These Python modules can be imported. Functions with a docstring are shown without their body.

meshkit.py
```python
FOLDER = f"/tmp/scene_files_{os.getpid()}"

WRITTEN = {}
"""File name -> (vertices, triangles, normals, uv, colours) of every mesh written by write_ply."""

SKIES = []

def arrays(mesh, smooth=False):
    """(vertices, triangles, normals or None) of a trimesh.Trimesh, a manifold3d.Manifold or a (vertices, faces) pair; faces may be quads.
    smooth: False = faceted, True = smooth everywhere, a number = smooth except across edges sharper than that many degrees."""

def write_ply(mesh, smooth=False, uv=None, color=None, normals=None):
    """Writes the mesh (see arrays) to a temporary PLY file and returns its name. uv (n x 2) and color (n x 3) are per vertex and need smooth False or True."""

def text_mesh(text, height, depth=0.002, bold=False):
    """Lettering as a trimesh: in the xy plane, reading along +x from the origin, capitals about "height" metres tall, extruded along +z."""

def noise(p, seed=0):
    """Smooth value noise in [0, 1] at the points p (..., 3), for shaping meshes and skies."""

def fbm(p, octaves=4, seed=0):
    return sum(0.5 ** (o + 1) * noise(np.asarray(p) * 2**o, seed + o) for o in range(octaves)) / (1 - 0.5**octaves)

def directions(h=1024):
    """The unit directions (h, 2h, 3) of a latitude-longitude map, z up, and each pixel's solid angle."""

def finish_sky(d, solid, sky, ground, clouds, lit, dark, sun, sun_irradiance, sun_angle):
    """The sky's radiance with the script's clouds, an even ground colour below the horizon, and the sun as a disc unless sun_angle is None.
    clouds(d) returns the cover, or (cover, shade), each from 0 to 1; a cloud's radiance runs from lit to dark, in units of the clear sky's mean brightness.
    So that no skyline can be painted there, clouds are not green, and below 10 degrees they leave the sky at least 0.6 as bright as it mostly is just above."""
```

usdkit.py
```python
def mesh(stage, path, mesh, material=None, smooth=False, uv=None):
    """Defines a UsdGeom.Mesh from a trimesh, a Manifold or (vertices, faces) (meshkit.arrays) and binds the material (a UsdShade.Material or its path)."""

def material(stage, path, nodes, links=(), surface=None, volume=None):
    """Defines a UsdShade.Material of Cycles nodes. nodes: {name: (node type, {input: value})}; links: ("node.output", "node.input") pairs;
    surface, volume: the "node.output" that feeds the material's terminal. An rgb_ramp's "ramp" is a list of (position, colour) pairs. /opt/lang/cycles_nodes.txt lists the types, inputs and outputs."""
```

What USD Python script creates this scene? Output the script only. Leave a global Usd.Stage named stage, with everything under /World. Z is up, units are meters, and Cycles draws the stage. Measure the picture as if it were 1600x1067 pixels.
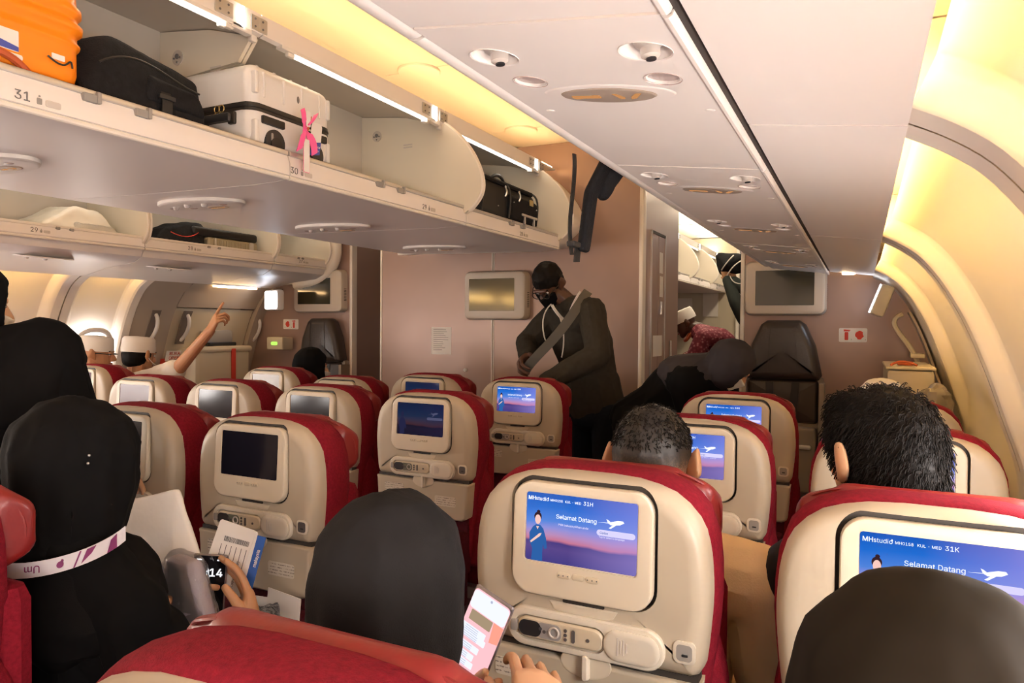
import math, numpy as np, trimesh, manifold3d as m3, usdkit, meshkit
from pxr import Usd, UsdGeom, UsdLux, UsdShade, Sdf, Gf
stage = Usd.Stage.CreateInMemory()
UsdGeom.SetStageUpAxis(stage, 'Z'); UsdGeom.SetStageMetersPerUnit(stage, 1.0)
world = UsdGeom.Xform.Define(stage, '/World'); stage.SetDefaultPrim(world.GetPrim())
# ---------------------------------------------------------------- camera, sky, exposure
EXPOSURE = 2.25
_yaw, _pit, _rol, CAMZ = math.radians(26.0), math.radians(-1.3), math.radians(.47), 1.36
_c, _s, _cp, _sp = math.cos(_yaw), math.sin(_yaw), math.cos(_pit), math.sin(_pit)
_r = np.array([_c, _s, 0]); _F = np.array([-_s*_cp, _c*_cp, _sp]); _U = np.array([_s*_sp, -_c*_sp, _cp])
_R2 = _r*math.cos(_rol)+_U*math.sin(_rol); _U2 = _U*math.cos(_rol)-_r*math.sin(_rol)
cam = UsdGeom.Camera.Define(stage, '/World/Camera')
cam.AddTransformOp().Set(Gf.Matrix4d(*_R2, 0, *_U2, 0, *(-_F), 0, 0, 0, CAMZ, 1))
cam.CreateHorizontalApertureAttr(36.0); cam.CreateFocalLengthAttr(36*1119.1/1600)
cam.CreateVerticalApertureAttr(36.0*1067/1600)
cam.CreateClippingRangeAttr(Gf.Vec2f(0.05, 200)); cam.CreateExposureAttr(EXPOSURE)
sky = UsdLux.DomeLight.Define(stage, '/World/sky'); sky.CreateColorAttr(Gf.Vec3f(.80, .88, 1)); sky.CreateIntensityAttr(1.0)
# lamp strengths of the cabin (each lamp is an emitting strip in its own fitting below)
K_SLOT, K_CEIL, K_BIN, K_WIN, K_EXIT = 15.0, 4.2, 4.0, 8.5, 1.7
K_SCREEN = .28
WARM, AMBER, COOL = (1.0, .61, .27), (1.0, .60, .18), (1.0, .90, .74)

# ---------------------------------------------------------------- helpers
LOOKS = '/World/Looks'
UsdGeom.Scope.Define(stage, LOOKS)
_names = {}
def numbered(parent, name):
    k = (parent, name); n = _names.get(k, 0); _names[k] = n+1
    return f'{parent}/{name}' + (f'_{n:03d}' if n else '')
def ppath(parent): return '/World' if parent is None else str(parent.GetPath())
def data(prim, label=None, cat=None, group=None, kind=None):
    for k, v in (('label', label), ('category', cat), ('group', group), ('kind', kind)):
        if v: prim.SetCustomDataByKey(k, v)
    return prim
def thing(name, label, cat, loc=(0, 0, 0), rot=(0, 0, 0), group=None, kind=None):
    x = UsdGeom.Xform.Define(stage, numbered('/World', name))
    x.AddTranslateOp().Set(Gf.Vec3d(*map(float, loc)))
    if any(rot): x.AddRotateXYZOp().Set(Gf.Vec3f(*map(float, rot)))
    return data(x.GetPrim(), label, cat, group, kind)
def obj(name, mesh, m, parent=None, smooth=35, label=None, cat=None, group=None, kind=None):
    if isinstance(mesh, (list, tuple)) and len(mesh) and not isinstance(mesh[0], np.ndarray): mesh = cat_(mesh)
    g = usdkit.mesh(stage, numbered(ppath(parent), name), mesh, m, smooth=smooth)
    return data(g.GetPrim(), label, cat, group, kind)
def each(name, meshes, *a, **k):
    return [obj(name, m, *a, **k) for m in meshes]
def dup(root, loc, rot=(0, 0, 0), label=None, group=None, name=None):
    was = root.GetCustomData()
    import re as _re
    nm = name or _re.sub(r'_\d{3}$', '', root.GetName())
    x = UsdGeom.Xform.Define(stage, numbered('/World', nm))
    p = x.GetPrim(); p.GetReferences().AddInternalReference(root.GetPath()); p.SetInstanceable(True)
    x.ClearXformOpOrder()
    t = p.GetAttribute('xformOp:translate')
    UsdGeom.XformOp(t).Set(Gf.Vec3d(*map(float, loc))) if t else None
    ops = [UsdGeom.XformOp(t)]
    ra = p.GetAttribute('xformOp:rotateXYZ')
    if any(rot):
        ro = x.AddRotateXYZOp(); ro.Set(Gf.Vec3f(*map(float, rot))); ops.append(ro)
    x.SetXformOpOrder(ops)
    return data(p, label or was.get('label'), was.get('category'), group or was.get('group'))
def tm(m):
    if isinstance(m, trimesh.Trimesh): return m
    if hasattr(m, 'to_mesh'):
        q = m.to_mesh(); return trimesh.Trimesh(np.array(q.vert_properties[:, :3]), np.array(q.tri_verts), process=False)
    return trimesh.Trimesh(*m, process=False)
def cat_(ms): return trimesh.util.concatenate([tm(m) for m in ms])
def mv(m, t=(0, 0, 0), rx=0, ry=0, rz=0, s=None):
    m = tm(m).copy()
    if s is not None: m.apply_scale(s)
    for a, ax in ((rx, [1, 0, 0]), (ry, [0, 1, 0]), (rz, [0, 0, 1])):
        if a: m.apply_transform(trimesh.transformations.rotation_matrix(math.radians(a), ax))
    m.apply_translation(t); return m
def man(m):
    m = tm(m); return m3.Manifold(m3.Mesh(np.asarray(m.vertices, np.float32), np.asarray(m.faces, np.uint32)))
def hull(pts): return m3.Manifold.hull_points(np.asarray(pts, float))
_ball = {}
def ball(p, r, n=3):
    """points of a sphere or ellipsoid, for hulls"""
    if n not in _ball:
        u = np.arange(4*n)*2*math.pi/(4*n); q = [(0, 0, 1), (0, 0, -1)]
        for k in range(1, 2*n):
            a = math.pi*k/(2*n); q += [(math.sin(a)*math.cos(x), math.sin(a)*math.sin(x), math.cos(a)) for x in u]
        _ball[n] = np.array(q)
    return _ball[n]*np.asarray(r, float)+np.asarray(p, float)
def rbox(x0, x1, y0, y1, z0, z1, r=.01, n=2):
    r = min(r, (x1-x0)/2.01, (y1-y0)/2.01, (z1-z0)/2.01)
    return tm(hull(np.vstack([ball((x, y, z), r, n) for x in (x0+r, x1-r) for y in (y0+r, y1-r) for z in (z0+r, z1-r)])))
def box(x0, x1, y0, y1, z0, z1):
    m = trimesh.creation.box((x1-x0, y1-y0, z1-z0)); m.apply_translation(((x0+x1)/2, (y0+y1)/2, (z0+z1)/2)); return m
def rrect(w, h, r, n=5, cx=0, cy=0):
    r = min(r, w/2.001, h/2.001); p = []
    for k, (sx, sy) in enumerate(((1, 1), (-1, 1), (-1, -1), (1, -1))):
        for a in np.linspace(0, math.pi/2, n+1):
            b = a+k*math.pi/2; p.append((cx+sx*(w/2-r)+r*math.cos(b), cy+sy*(h/2-r)+r*math.sin(b)))
    return np.array(p)
def ell(rx, ry, n=24, cx=0, cy=0):
    a = np.arange(n)*2*math.pi/n; return np.stack([cx+rx*np.cos(a), cy+ry*np.sin(a)], 1)
def inset(o, d):
    """offset a closed counter-clockwise outline inwards by d"""
    o = np.asarray(o, float); e = np.roll(o, -1, 0)-o; L = np.linalg.norm(e, axis=1, keepdims=True); e = e/np.maximum(L, 1e-9)
    n = np.stack([-e[:, 1], e[:, 0]], 1); m = n+np.roll(n, 1, 0); m /= np.maximum(np.linalg.norm(m, axis=1, keepdims=True), 1e-9)
    return o+m*d
def ccw(o):
    o = np.asarray(o, float); x, y = o.T
    return o if (x*np.roll(y, -1)-y*np.roll(x, -1)).sum() > 0 else o[::-1]
def loft(rings, caps=(True, True), closed=True):
    """rings: list of (n,3) closed curves"""
    R = [np.asarray(r, float) for r in rings]; n = len(R[0]); V = np.vstack(R); F = []
    for k in range(len(R)-1):
        a = k*n+np.arange(n); b = k*n+(np.arange(n)+1) % n
        if not closed: a, b = a[:-1], b[:-1]
        F.append(np.stack([a, b, b+n], 1)); F.append(np.stack([a, b+n, a+n], 1))
    F = [np.vstack(F)]; m = len(V)
    for end, do in ((0, caps[0]), (len(R)-1, caps[1])):
        if do:
            V = np.vstack([V, R[end].mean(0)]); i = end*n+np.arange(n); j = end*n+(np.arange(n)+1) % n
            q = np.stack([i, j, np.full(n, len(V)-1)], 1); F.append(q if end else q[:, ::-1])
    return trimesh.Trimesh(V, np.vstack(F), process=False)
def plate(outline, prof, axis='z'):
    """outline (n,2) ccw, prof [(inset, height)...] bottom to top, along +z; axis 'y' maps (x,y,z)->(x,-z,y): the plate's top faces -Y"""
    o = ccw(outline); m = loft([np.c_[inset(o, d), np.full(len(o), h)] for d, h in prof])
    if axis == 'y': m.vertices = np.c_[m.vertices[:, 0], -m.vertices[:, 2], m.vertices[:, 1]]
    elif axis == 'd': m.vertices = np.c_[m.vertices[:, 0], m.vertices[:, 1], -m.vertices[:, 2]]; m.invert()
    return m
def pad(outline, t, b=.003, axis='y'): return plate(outline, [(0, 0), (0, t-b), (b, t)], axis)
def tube(pts, r, n=8, caps=True):
    p = np.asarray(pts, float); r = np.broadcast_to(np.asarray(r, float), (len(p),)); t = np.gradient(p, axis=0); t /= np.linalg.norm(t, axis=1, keepdims=True)+1e-12
    u = np.cross(t[0], [0, 0, 1.] if abs(t[0][2]) < .9 else [1., 0, 0]); u /= np.linalg.norm(u); a = np.arange(n)*2*math.pi/n; R = []
    for k in range(len(p)):
        u = u-t[k]*(u@t[k]); u /= np.linalg.norm(u); w = np.cross(t[k], u)
        R.append(p[k]+r[k]*(np.cos(a)[:, None]*u+np.sin(a)[:, None]*w))
    return loft(R, (caps, caps))
def ribbon(pts, up, w, t=.0015):
    """flat band along pts, width w along 'up' vectors"""
    p = np.asarray(pts, float); up = np.broadcast_to(np.asarray(up, float), p.shape); up = up/np.linalg.norm(up, axis=1, keepdims=True)
    d = np.gradient(p, axis=0); nn = np.cross(d, up); nn /= np.linalg.norm(nn, axis=1, keepdims=True)+1e-12; w = np.broadcast_to(w, (len(p),))[:, None]
    return loft([np.stack([p[k]-up[k]*w[k]/2-nn[k]*t/2, p[k]+up[k]*w[k]/2-nn[k]*t/2, p[k]+up[k]*w[k]/2+nn[k]*t/2, p[k]-up[k]*w[k]/2+nn[k]*t/2]) for k in range(len(p))])
def spline(pts, n=24):
    from scipy.interpolate import CubicSpline
    p = np.asarray(pts, float); d = np.r_[0, np.cumsum(np.linalg.norm(np.diff(p, axis=0), axis=1))]
    return CubicSpline(d, p)(np.linspace(0, d[-1], n))
def extrude_y(profile, y0, y1, closed=True, caps=True):
    """closed (x,z) profile extruded along y"""
    from shapely.geometry import Polygon
    p = ccw(profile); m = trimesh.creation.extrude_polygon(Polygon(p), y1-y0, engine='earcut')
    m.vertices = np.c_[m.vertices[:, 0], y1-m.vertices[:, 2], m.vertices[:, 1]]; return m
def sheet(profile, t):
    """a polyline (x,z) given thickness t to its left as a closed profile"""
    p = np.asarray(profile, float); d = np.gradient(p, axis=0); n = np.stack([-d[:, 1], d[:, 0]], 1); n /= np.linalg.norm(n, axis=1, keepdims=True)
    return np.vstack([p, (p+n*t)[::-1]])
def text(s, h, t=.0006, bold=False, center=True):
    m = meshkit.text_mesh(s, h, t, bold)
    if center: m.apply_translation((-(m.bounds[0][0]+m.bounds[1][0])/2, 0, 0))
    return m
def stand(m, x=0, y=0, z=0):
    """xy-plane artwork -> upright, facing -Y"""
    m = tm(m).copy(); m.vertices = np.c_[m.vertices[:, 0]+x, y-m.vertices[:, 2], m.vertices[:, 1]+z]; return m
def flatpoly(pts, t=.0006):
    from shapely.geometry import Polygon
    return trimesh.creation.extrude_polygon(Polygon(pts).buffer(0), t, engine='earcut')
# ---------------------------------------------------------------- materials
def mat(name, color, rough=.5, metal=0, noise=0, nscale=20, bump=0, bscale=80, spec=.5, sheen=0, coat=0, emit=0, alpha=1, trans=0, sss=0):
    n = {'p': ('principled_bsdf', dict(base_color=color, roughness=rough, metallic=metal, specular_ior_level=spec))}; L = []
    q = n['p'][1]
    if sheen: q.update(sheen_weight=sheen, sheen_roughness=.5)
    if coat: q.update(coat_weight=coat, coat_roughness=.15)
    if emit: q.update(emission_color=color, emission_strength=emit)
    if trans: q.update(transmission_weight=trans)
    if sss: q.update(subsurface_weight=sss, subsurface_radius=(1, .35, .2), subsurface_scale=.01)
    if alpha < 1: q.update(alpha=alpha)
    if noise or bump: n['tc'] = ('texture_coordinate', {})
    if noise:
        n['nz'] = ('noise_texture', dict(scale=nscale, detail=4.0)); lo = tuple(max(0, v*(1-noise)) for v in color); hi = tuple(min(1, v*(1+noise)) for v in color)
        n['rp'] = ('rgb_ramp', {'ramp': [(.25, lo), (.75, hi)]}); L += [('tc.object', 'nz.vector'), ('nz.fac', 'rp.fac'), ('rp.color', 'p.base_color')]
    if bump:
        n['bz'] = ('noise_texture', dict(scale=bscale, detail=3.0)); n['bp'] = ('bump', dict(strength=bump, distance=.01)); L += [('tc.object', 'bz.vector'), ('bz.fac', 'bp.height'), ('bp.normal', 'p.normal')]
    return usdkit.material(stage, f'{LOOKS}/{name}', n, L, surface='p.BSDF')
def glow(name, color, k):
    return usdkit.material(stage, f'{LOOKS}/{name}', {'e': ('emission', dict(color=color, strength=k))}, [], surface='e.emission')
M = {}
M['white'] = mat('white_plastic', (.74, .70, .66), .42)
M['panel'] = mat('sidewall_panel', (.76, .70, .63), .45)
M['bin'] = mat('bin_plastic', (.78, .73, .70), .38)
M['binin'] = mat('bin_liner', (.52, .47, .41), .5)
M['trim'] = mat('bin_trim', (.78, .72, .64), .35)
M['seam'] = mat('dark_seam', (.05, .04, .035), .7)
M['alu'] = mat('aluminium', (.62, .60, .58), .35, metal=.8)
M['mauve'] = mat('mauve_laminate', (.355, .24, .20), .36, metal=.2, noise=.06, nscale=3)
M['ceil'] = mat('ceiling_panel', (.80, .74, .64), .5)
M['carpet'] = mat('aisle_carpet', (.10, .035, .05), .95, noise=.4, nscale=150, bump=.4, bscale=400)
M['grey'] = mat('grey_plastic', (.30, .28, .26), .5)
M['dark'] = mat('black_plastic', (.02, .02, .022), .4)
M['screenoff'] = mat('screen_glass_off', (.010, .0095, .017), .10, spec=.22)
M['paper'] = mat('paper', (.78, .74, .70), .7)
M['ink'] = mat('grey_ink', (.16, .15, .15), .7)
M['red'] = mat('red_ink', (.65, .05, .03), .6)
M['cream'] = mat('cream_door_plastic', (.60, .52, .38), .45)
M['doorliner'] = mat('door_liner', (.42, .35, .28), .45)
M['slot'] = glow('wash_lamp', AMBER, K_SLOT); M['slotleft'] = glow('left_wash_lamp', AMBER, K_SLOT*.9); M['covefwd'] = glow('forward_ceiling_lamp', (1.0, .84, .62), K_CEIL*2.2)
M['cove'] = glow('ceiling_lamp', WARM, K_CEIL)
M['binlamp'] = glow('bin_lamp', COOL, K_BIN)
M['day'] = glow('daylight_pane', (1.0, .92, .87), K_WIN)
M['dayleft'] = glow('left_daylight_pane', (1.0, .92, .87), K_WIN*.3); M['exit'] = glow('exit_sign_face', (.82, .88, 1.0), K_EXIT)
CX = -2.231                                  # the cabin's centre line; the left half mirrors the right
def mirror_x(m):
    m = tm(m).copy(); m.vertices[:, 0] = 2*CX-m.vertices[:, 0]; m.invert(); return m
# ================================================================ STRUCTURE
Y0, Y1, ZC = -3.4, 10.2, 2.56
obj('floor', box(-5.0, .55, Y0, Y1, -.06, 0), M['carpet'], smooth=False, label='dark red carpeted cabin floor between the seats', cat='floor', kind='structure')
cg = thing('ceiling', 'warm lit aisle ceiling panels above the open bins', 'ceiling', kind='structure')
obj('backing', box(-5.0, .55, Y0, Y1, ZC+.012, ZC+.06), M['ceil'], cg, smooth=False)
for y in np.arange(-2.764+.563, 9.9, 1.127):
    obj('panel', rbox(-2.10, -.30, y-.5615, y+.5615, ZC, ZC+.02, .008), M['ceil'], cg); obj('panel', rbox(2*CX+.30, 2*CX+2.10, y-.5615, y+.5615, ZC, ZC+.02, .008), M['ceil'], cg)
    obj('access_disc', plate(ell(.10, .10, 32, -1.90, y+.5635), [(0, -ZC-.001), (0, -ZC+.010), (.003, -ZC+.013)], 'd'), M['ceil'], cg)
obj('wall_rear', box(-5.0, .55, Y0-.06, Y0, 0, ZC), M['white'], smooth=False, label='white rear cabin bulkhead behind the camera', cat='wall', kind='structure')
obj('wall_far', box(-5.0, .55, Y1, Y1+.06, 0, ZC), M['mauve'], smooth=False, label='far end wall of the forward cabin', cat='wall', kind='structure')
PROF = np.array([(.054, 1.655), (.100, 1.632), (.156, 1.594), (.212, 1.525), (.262, 1.44), (.300, 1.36), (.333, 1.275), (.370, 1.17), (.401, 1.069), (.451, .926), (.475, .75), (.47, .4), (.45, 0)])
PROF = np.c_[np.interp(np.linspace(0, 1, 48), np.linspace(0, 1, 13), PROF[:, 0]), np.interp(np.linspace(0, 1, 48), np.linspace(0, 1, 13), PROF[:, 1])]
for _ in range(3): PROF[1:-1] = (PROF[:-2]+2*PROF[1:-1]+PROF[2:])/4
def smooth01(x): x = np.clip(x, 0, 1); return x*x*(3-2*x)
def bay_mesh(a, b, recess=True):
    ys = np.unique(np.r_[np.linspace(a+.004, b-.004, 40), np.linspace(a+.06, a+.16, 9), np.linspace(b-.16, b-.06, 9)])
    d = np.gradient(PROF, axis=0); nrm = np.stack([-d[:, 1], d[:, 0]], 1); nrm /= np.linalg.norm(nrm, axis=1, keepdims=True)
    g = smooth01((PROF[:, 1]-.80)/.25)*.055
    pre = np.array([(.03, 1.80), (.105, 1.80), (.108, 1.72)]); R = []
    for y in ys:
        e = .085 if b-a > 1.2 else .06; w = float(smooth01((y-a-e)/.05)*smooth01((b-e-y)/.05)) if recess else 0
        p = PROF+nrm*(g*w)[:, None]; q = np.vstack([pre, p]); R.append(np.c_[q[:, 0], np.full(len(q), y), q[:, 1]])
    R = np.array(R); k, n = R.shape[:2]; i, j = np.meshgrid(np.arange(k-1), np.arange(n-1), indexing='ij'); v = (i*n+j).ravel()
    inner = np.vstack([np.c_[v, v+n, v+n+1], np.c_[v, v+n+1, v+1]])
    return trimesh.Trimesh(R.reshape(-1, 3), inner, process=False)
RIBS = [-3.29+1.49*k for k in range(6)]       # ..., 1.18, 2.67, 4.16
for side, mir in (('right', lambda m: tm(m)), ('left', mirror_x)):
    w = thing('wall_'+side, f'curved {side} sidewall of warm lit cabin panels between slim ribs', 'wall', kind='structure')
    LR = [-2.2, -1.15, -.12, .91, 1.92, 2.93, 3.47]
    bays = list(zip(RIBS[:-1], RIBS[1:])) if side == 'right' else list(zip(LR[:-1], LR[1:]))
    for a, b in bays: obj('panel', mir(bay_mesh(a, b)), M['panel'], w, smooth=50)
    if side == 'right': obj('panel', mir(bay_mesh(4.16, 4.70, False)), M['panel'], w, smooth=50)
    obj('panel', mir(bay_mesh(5.3, Y1, False)), M['panel'], w, smooth=50)
    obj('outer_skin', mir(box(.54, .58, Y0, Y1, 0, ZC)), M['panel'], w, smooth=False)
    for a, b in bays:
        t = thing('wash_light', f'amber wash light in the slot above the {side} sidewall bay ' + ({-3.29: 'furthest behind the camera', -1.8: 'behind the camera', -.31: 'beside the camera', 1.18: 'just ahead of the camera', 2.67: 'nearest the front bulkhead'} if side == 'right' else {-2.2: 'furthest back', -1.15: 'far behind the camera', -.12: 'level with the camera', .91: 'ahead, out of the picture', 1.92: 'at the picture edge', 2.93: 'beside the exit door'})[round(a, 2)], 'lamp', group=f'wash lights above the {side} sidewall')
        obj('lamp_tube', mir(rbox(.018, .040, a+.13, b-.13, 1.700, 1.722, .008)), M['slot' if side == 'right' else 'slotleft'], t)
        obj('lamp_holder', mir(box(.006, .042, a+.12, b-.12, 1.722, 1.738)), M['white'], t, smooth=False)
    k = 1 if side == 'right' else 20
    for i in range(10):
        y = -2.55+.533*i
        if y > (3.3 if side == 'left' else 1.7): break
        if side == 'left': y = (-1.9, -1.4, -.85, -.4, .18, .62, 1.2, 1.65, 2.43, 3.20)[i]
        if side == 'right' and any(abs(y-r) < .12 for r in RIBS): y += .1
        x = float(np.interp(1.12, PROF[::-1, 1], PROF[::-1, 0]))
        wn = thing('window', f'oval {side} cabin window with a bright daylight pane and rounded surround', 'window', kind='structure', group=f'{side} windows')
        o = rrect(.24, .34, .10, 6)
        def place(m):
            m = tm(m).copy(); v = m.vertices; lean = (1.12-v[:, 2])*.36; m.vertices = np.c_[x+.004+lean-(-v[:, 1]), v[:, 0]+y, v[:, 2]]; return m
        fr = [np.c_[inset(o, d)[:, 0], np.full(len(o), -h), inset(o, d)[:, 1]+1.12] for d, h in ((-.03, -.004), (-.02, .012), (-.005, .012), (.004, .006), (.004, -.006))]
        f = loft(fr, (False, False)); f.vertices[:, 1] *= -1
        pm = plate(inset(o, .002), [(0, 0), (0, .002)], 'y'); pm.vertices[:, 2] += 1.12
        def pl2(m):
            m = tm(m).copy(); v = m.vertices.copy(); m.vertices = np.c_[x-.004-np.abs(v[:, 1])+(1.12-v[:, 2])*.36, v[:, 0]+y, v[:, 2]]; return m
        obj('window_frame', mir(pl2(f)), M['white'], wn); obj('window_pane', mir(pl2(pm)), M['day' if side == 'right' or i < 8 else 'dayleft'], wn)

# ---- outboard bins, their bottoms and service units (z falls slightly outboard)
def zb(x): return 1.658-.12*x
M['nozzle'] = mat('air_nozzle', (.55, .50, .46), .35)
M['signlens'] = mat('sign_lens', (.37, .30, .245), .3)
M['icon'] = glow('amber_icon', (.95, .42, .15), (.48)*K_SCREEN)
M['lens'] = mat('reading_lens', (.42, .33, .31), .25)
def icons(w):
    """cigarette and two belt halves in a row, centred, lying in xy"""
    ms = [flatpoly(rrect(w*.30, w*.075, .002, 2, -w*.22, 0)), flatpoly([(-w*.36, -w*.055), (-w*.30, -w*.055), (-w*.08, w*.05), (-w*.14, w*.05)])]
    ms += [flatpoly(np.array([(w*.07, w*.09), (w*.11, w*.09), (w*.17, -w*.03), (w*.15, -w*.08), (w*.11, -w*.06)])), flatpoly(np.array([(w*.36, w*.09), (w*.30, w*.09), (w*.23, -w*.02), (w*.22, -w*.08), (w*.28, -w*.05)]))]
    return ms
TILT = math.degrees(math.atan(.12))
def service_unit(yc, group, label):
    t = thing('passenger_service_unit', label, 'service panel', (-.3375, yc, zb(-.3375)), (0, TILT, 0), group)
    P = man(box(-.158, .158, -.27, .528, 0, .014))
    obj('edge_ridge', tube([(.1535, -.27, .003), (.1535, .528, .003)], .0075, 10), M['bin'], t); holes = []
    for sx in (-1, 1):
        holes += [mv(trimesh.creation.cylinder(.031, .1, sections=32), (sx*.102+.0, -.165, 0)), mv(trimesh.creation.cylinder(.0225, .1, sections=28), (sx*.097, -.062, 0))]
    for h in holes: P = P-man(h)
    obj('panel', P, M['bin'], t)
    for sx in (-1, 1):
        cup = trimesh.creation.revolve([(.0, .03), (.02, .03), (.029, .012), (.031, 0), (.033, -.001), (.033, .031), (0, .034)], sections=28)
        obj('nozzle_cup', mv(cup, (sx*.102, -.165, .0)), M['bin'], t)
        nz = trimesh.creation.revolve([(0, -.006), (.007, -.006), (.0115, -.003), (.012, .006), (.019, .012), (.021, .022), (0, .024)], sections=24)
        n = obj('air_nozzle', mv(nz, (sx*.102+.004, -.158, 0), ry=-12), M['nozzle'], t)
        obj('nozzle_opening', mv(trimesh.creation.cylinder(.0062, .002, sections=16), (sx*.102+.006, -.158, -.0066), ry=-12), M['dark'], n)
        c2 = trimesh.creation.revolve([(0, .004), (.0225, .004), (.0255, -.001), (.026, .001), (.0255, .012), (0, .012)], sections=28)
        obj('reading_light', mv(c2, (sx*.097, -.062, 0)), M['lens'], t)
        d = trimesh.creation.icosphere(2, .006); d.apply_scale((1.3, .9, .3)); obj('call_button', mv(d, (sx*.13, .09, 0)), M['white'], t)
    s = plate(ell(.073, .033, 40), [(0, 0), (0, .002), (.004, .0045)], 'd'); sg = obj('sign_lens', s, M['signlens'], t)
    for m in icons(.15):
        m.vertices[:, 1] *= -1; m.vertices[:, 2] *= -1; m.vertices[:, 2] -= .0046; obj('pictogram', m, M['icon'], sg, smooth=False)
    bz = plate(ell(.10, .043, 40), [(0, 0), (.004, .002)], 'd'); obj('sign_surround', bz, M['bin'], t)
    return t
su = None
for k, yc in enumerate((1.005, 1.81, 2.607, 3.415, 4.2)):
    lab = ('overhead service panel nearest the camera with amber smoking and belt pictograms', 'second overhead service panel ahead of the camera, above the right seats', 'third overhead service panel ahead of the camera, above the right seats', 'fourth overhead service panel ahead of the camera, above the right seats', 'last overhead service panel before the right bulkhead screen')[k]
    if su is None: su = service_unit(yc, 'service panels above the right seats', lab)
    else: dup(su, (-.3375, yc, zb(-.3375)), (0, TILT, 0), lab)
dup(su, (-.3375, .2, zb(-.3375)), (0, TILT, 0), 'service panel right over the camera, half out of the picture')
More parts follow.
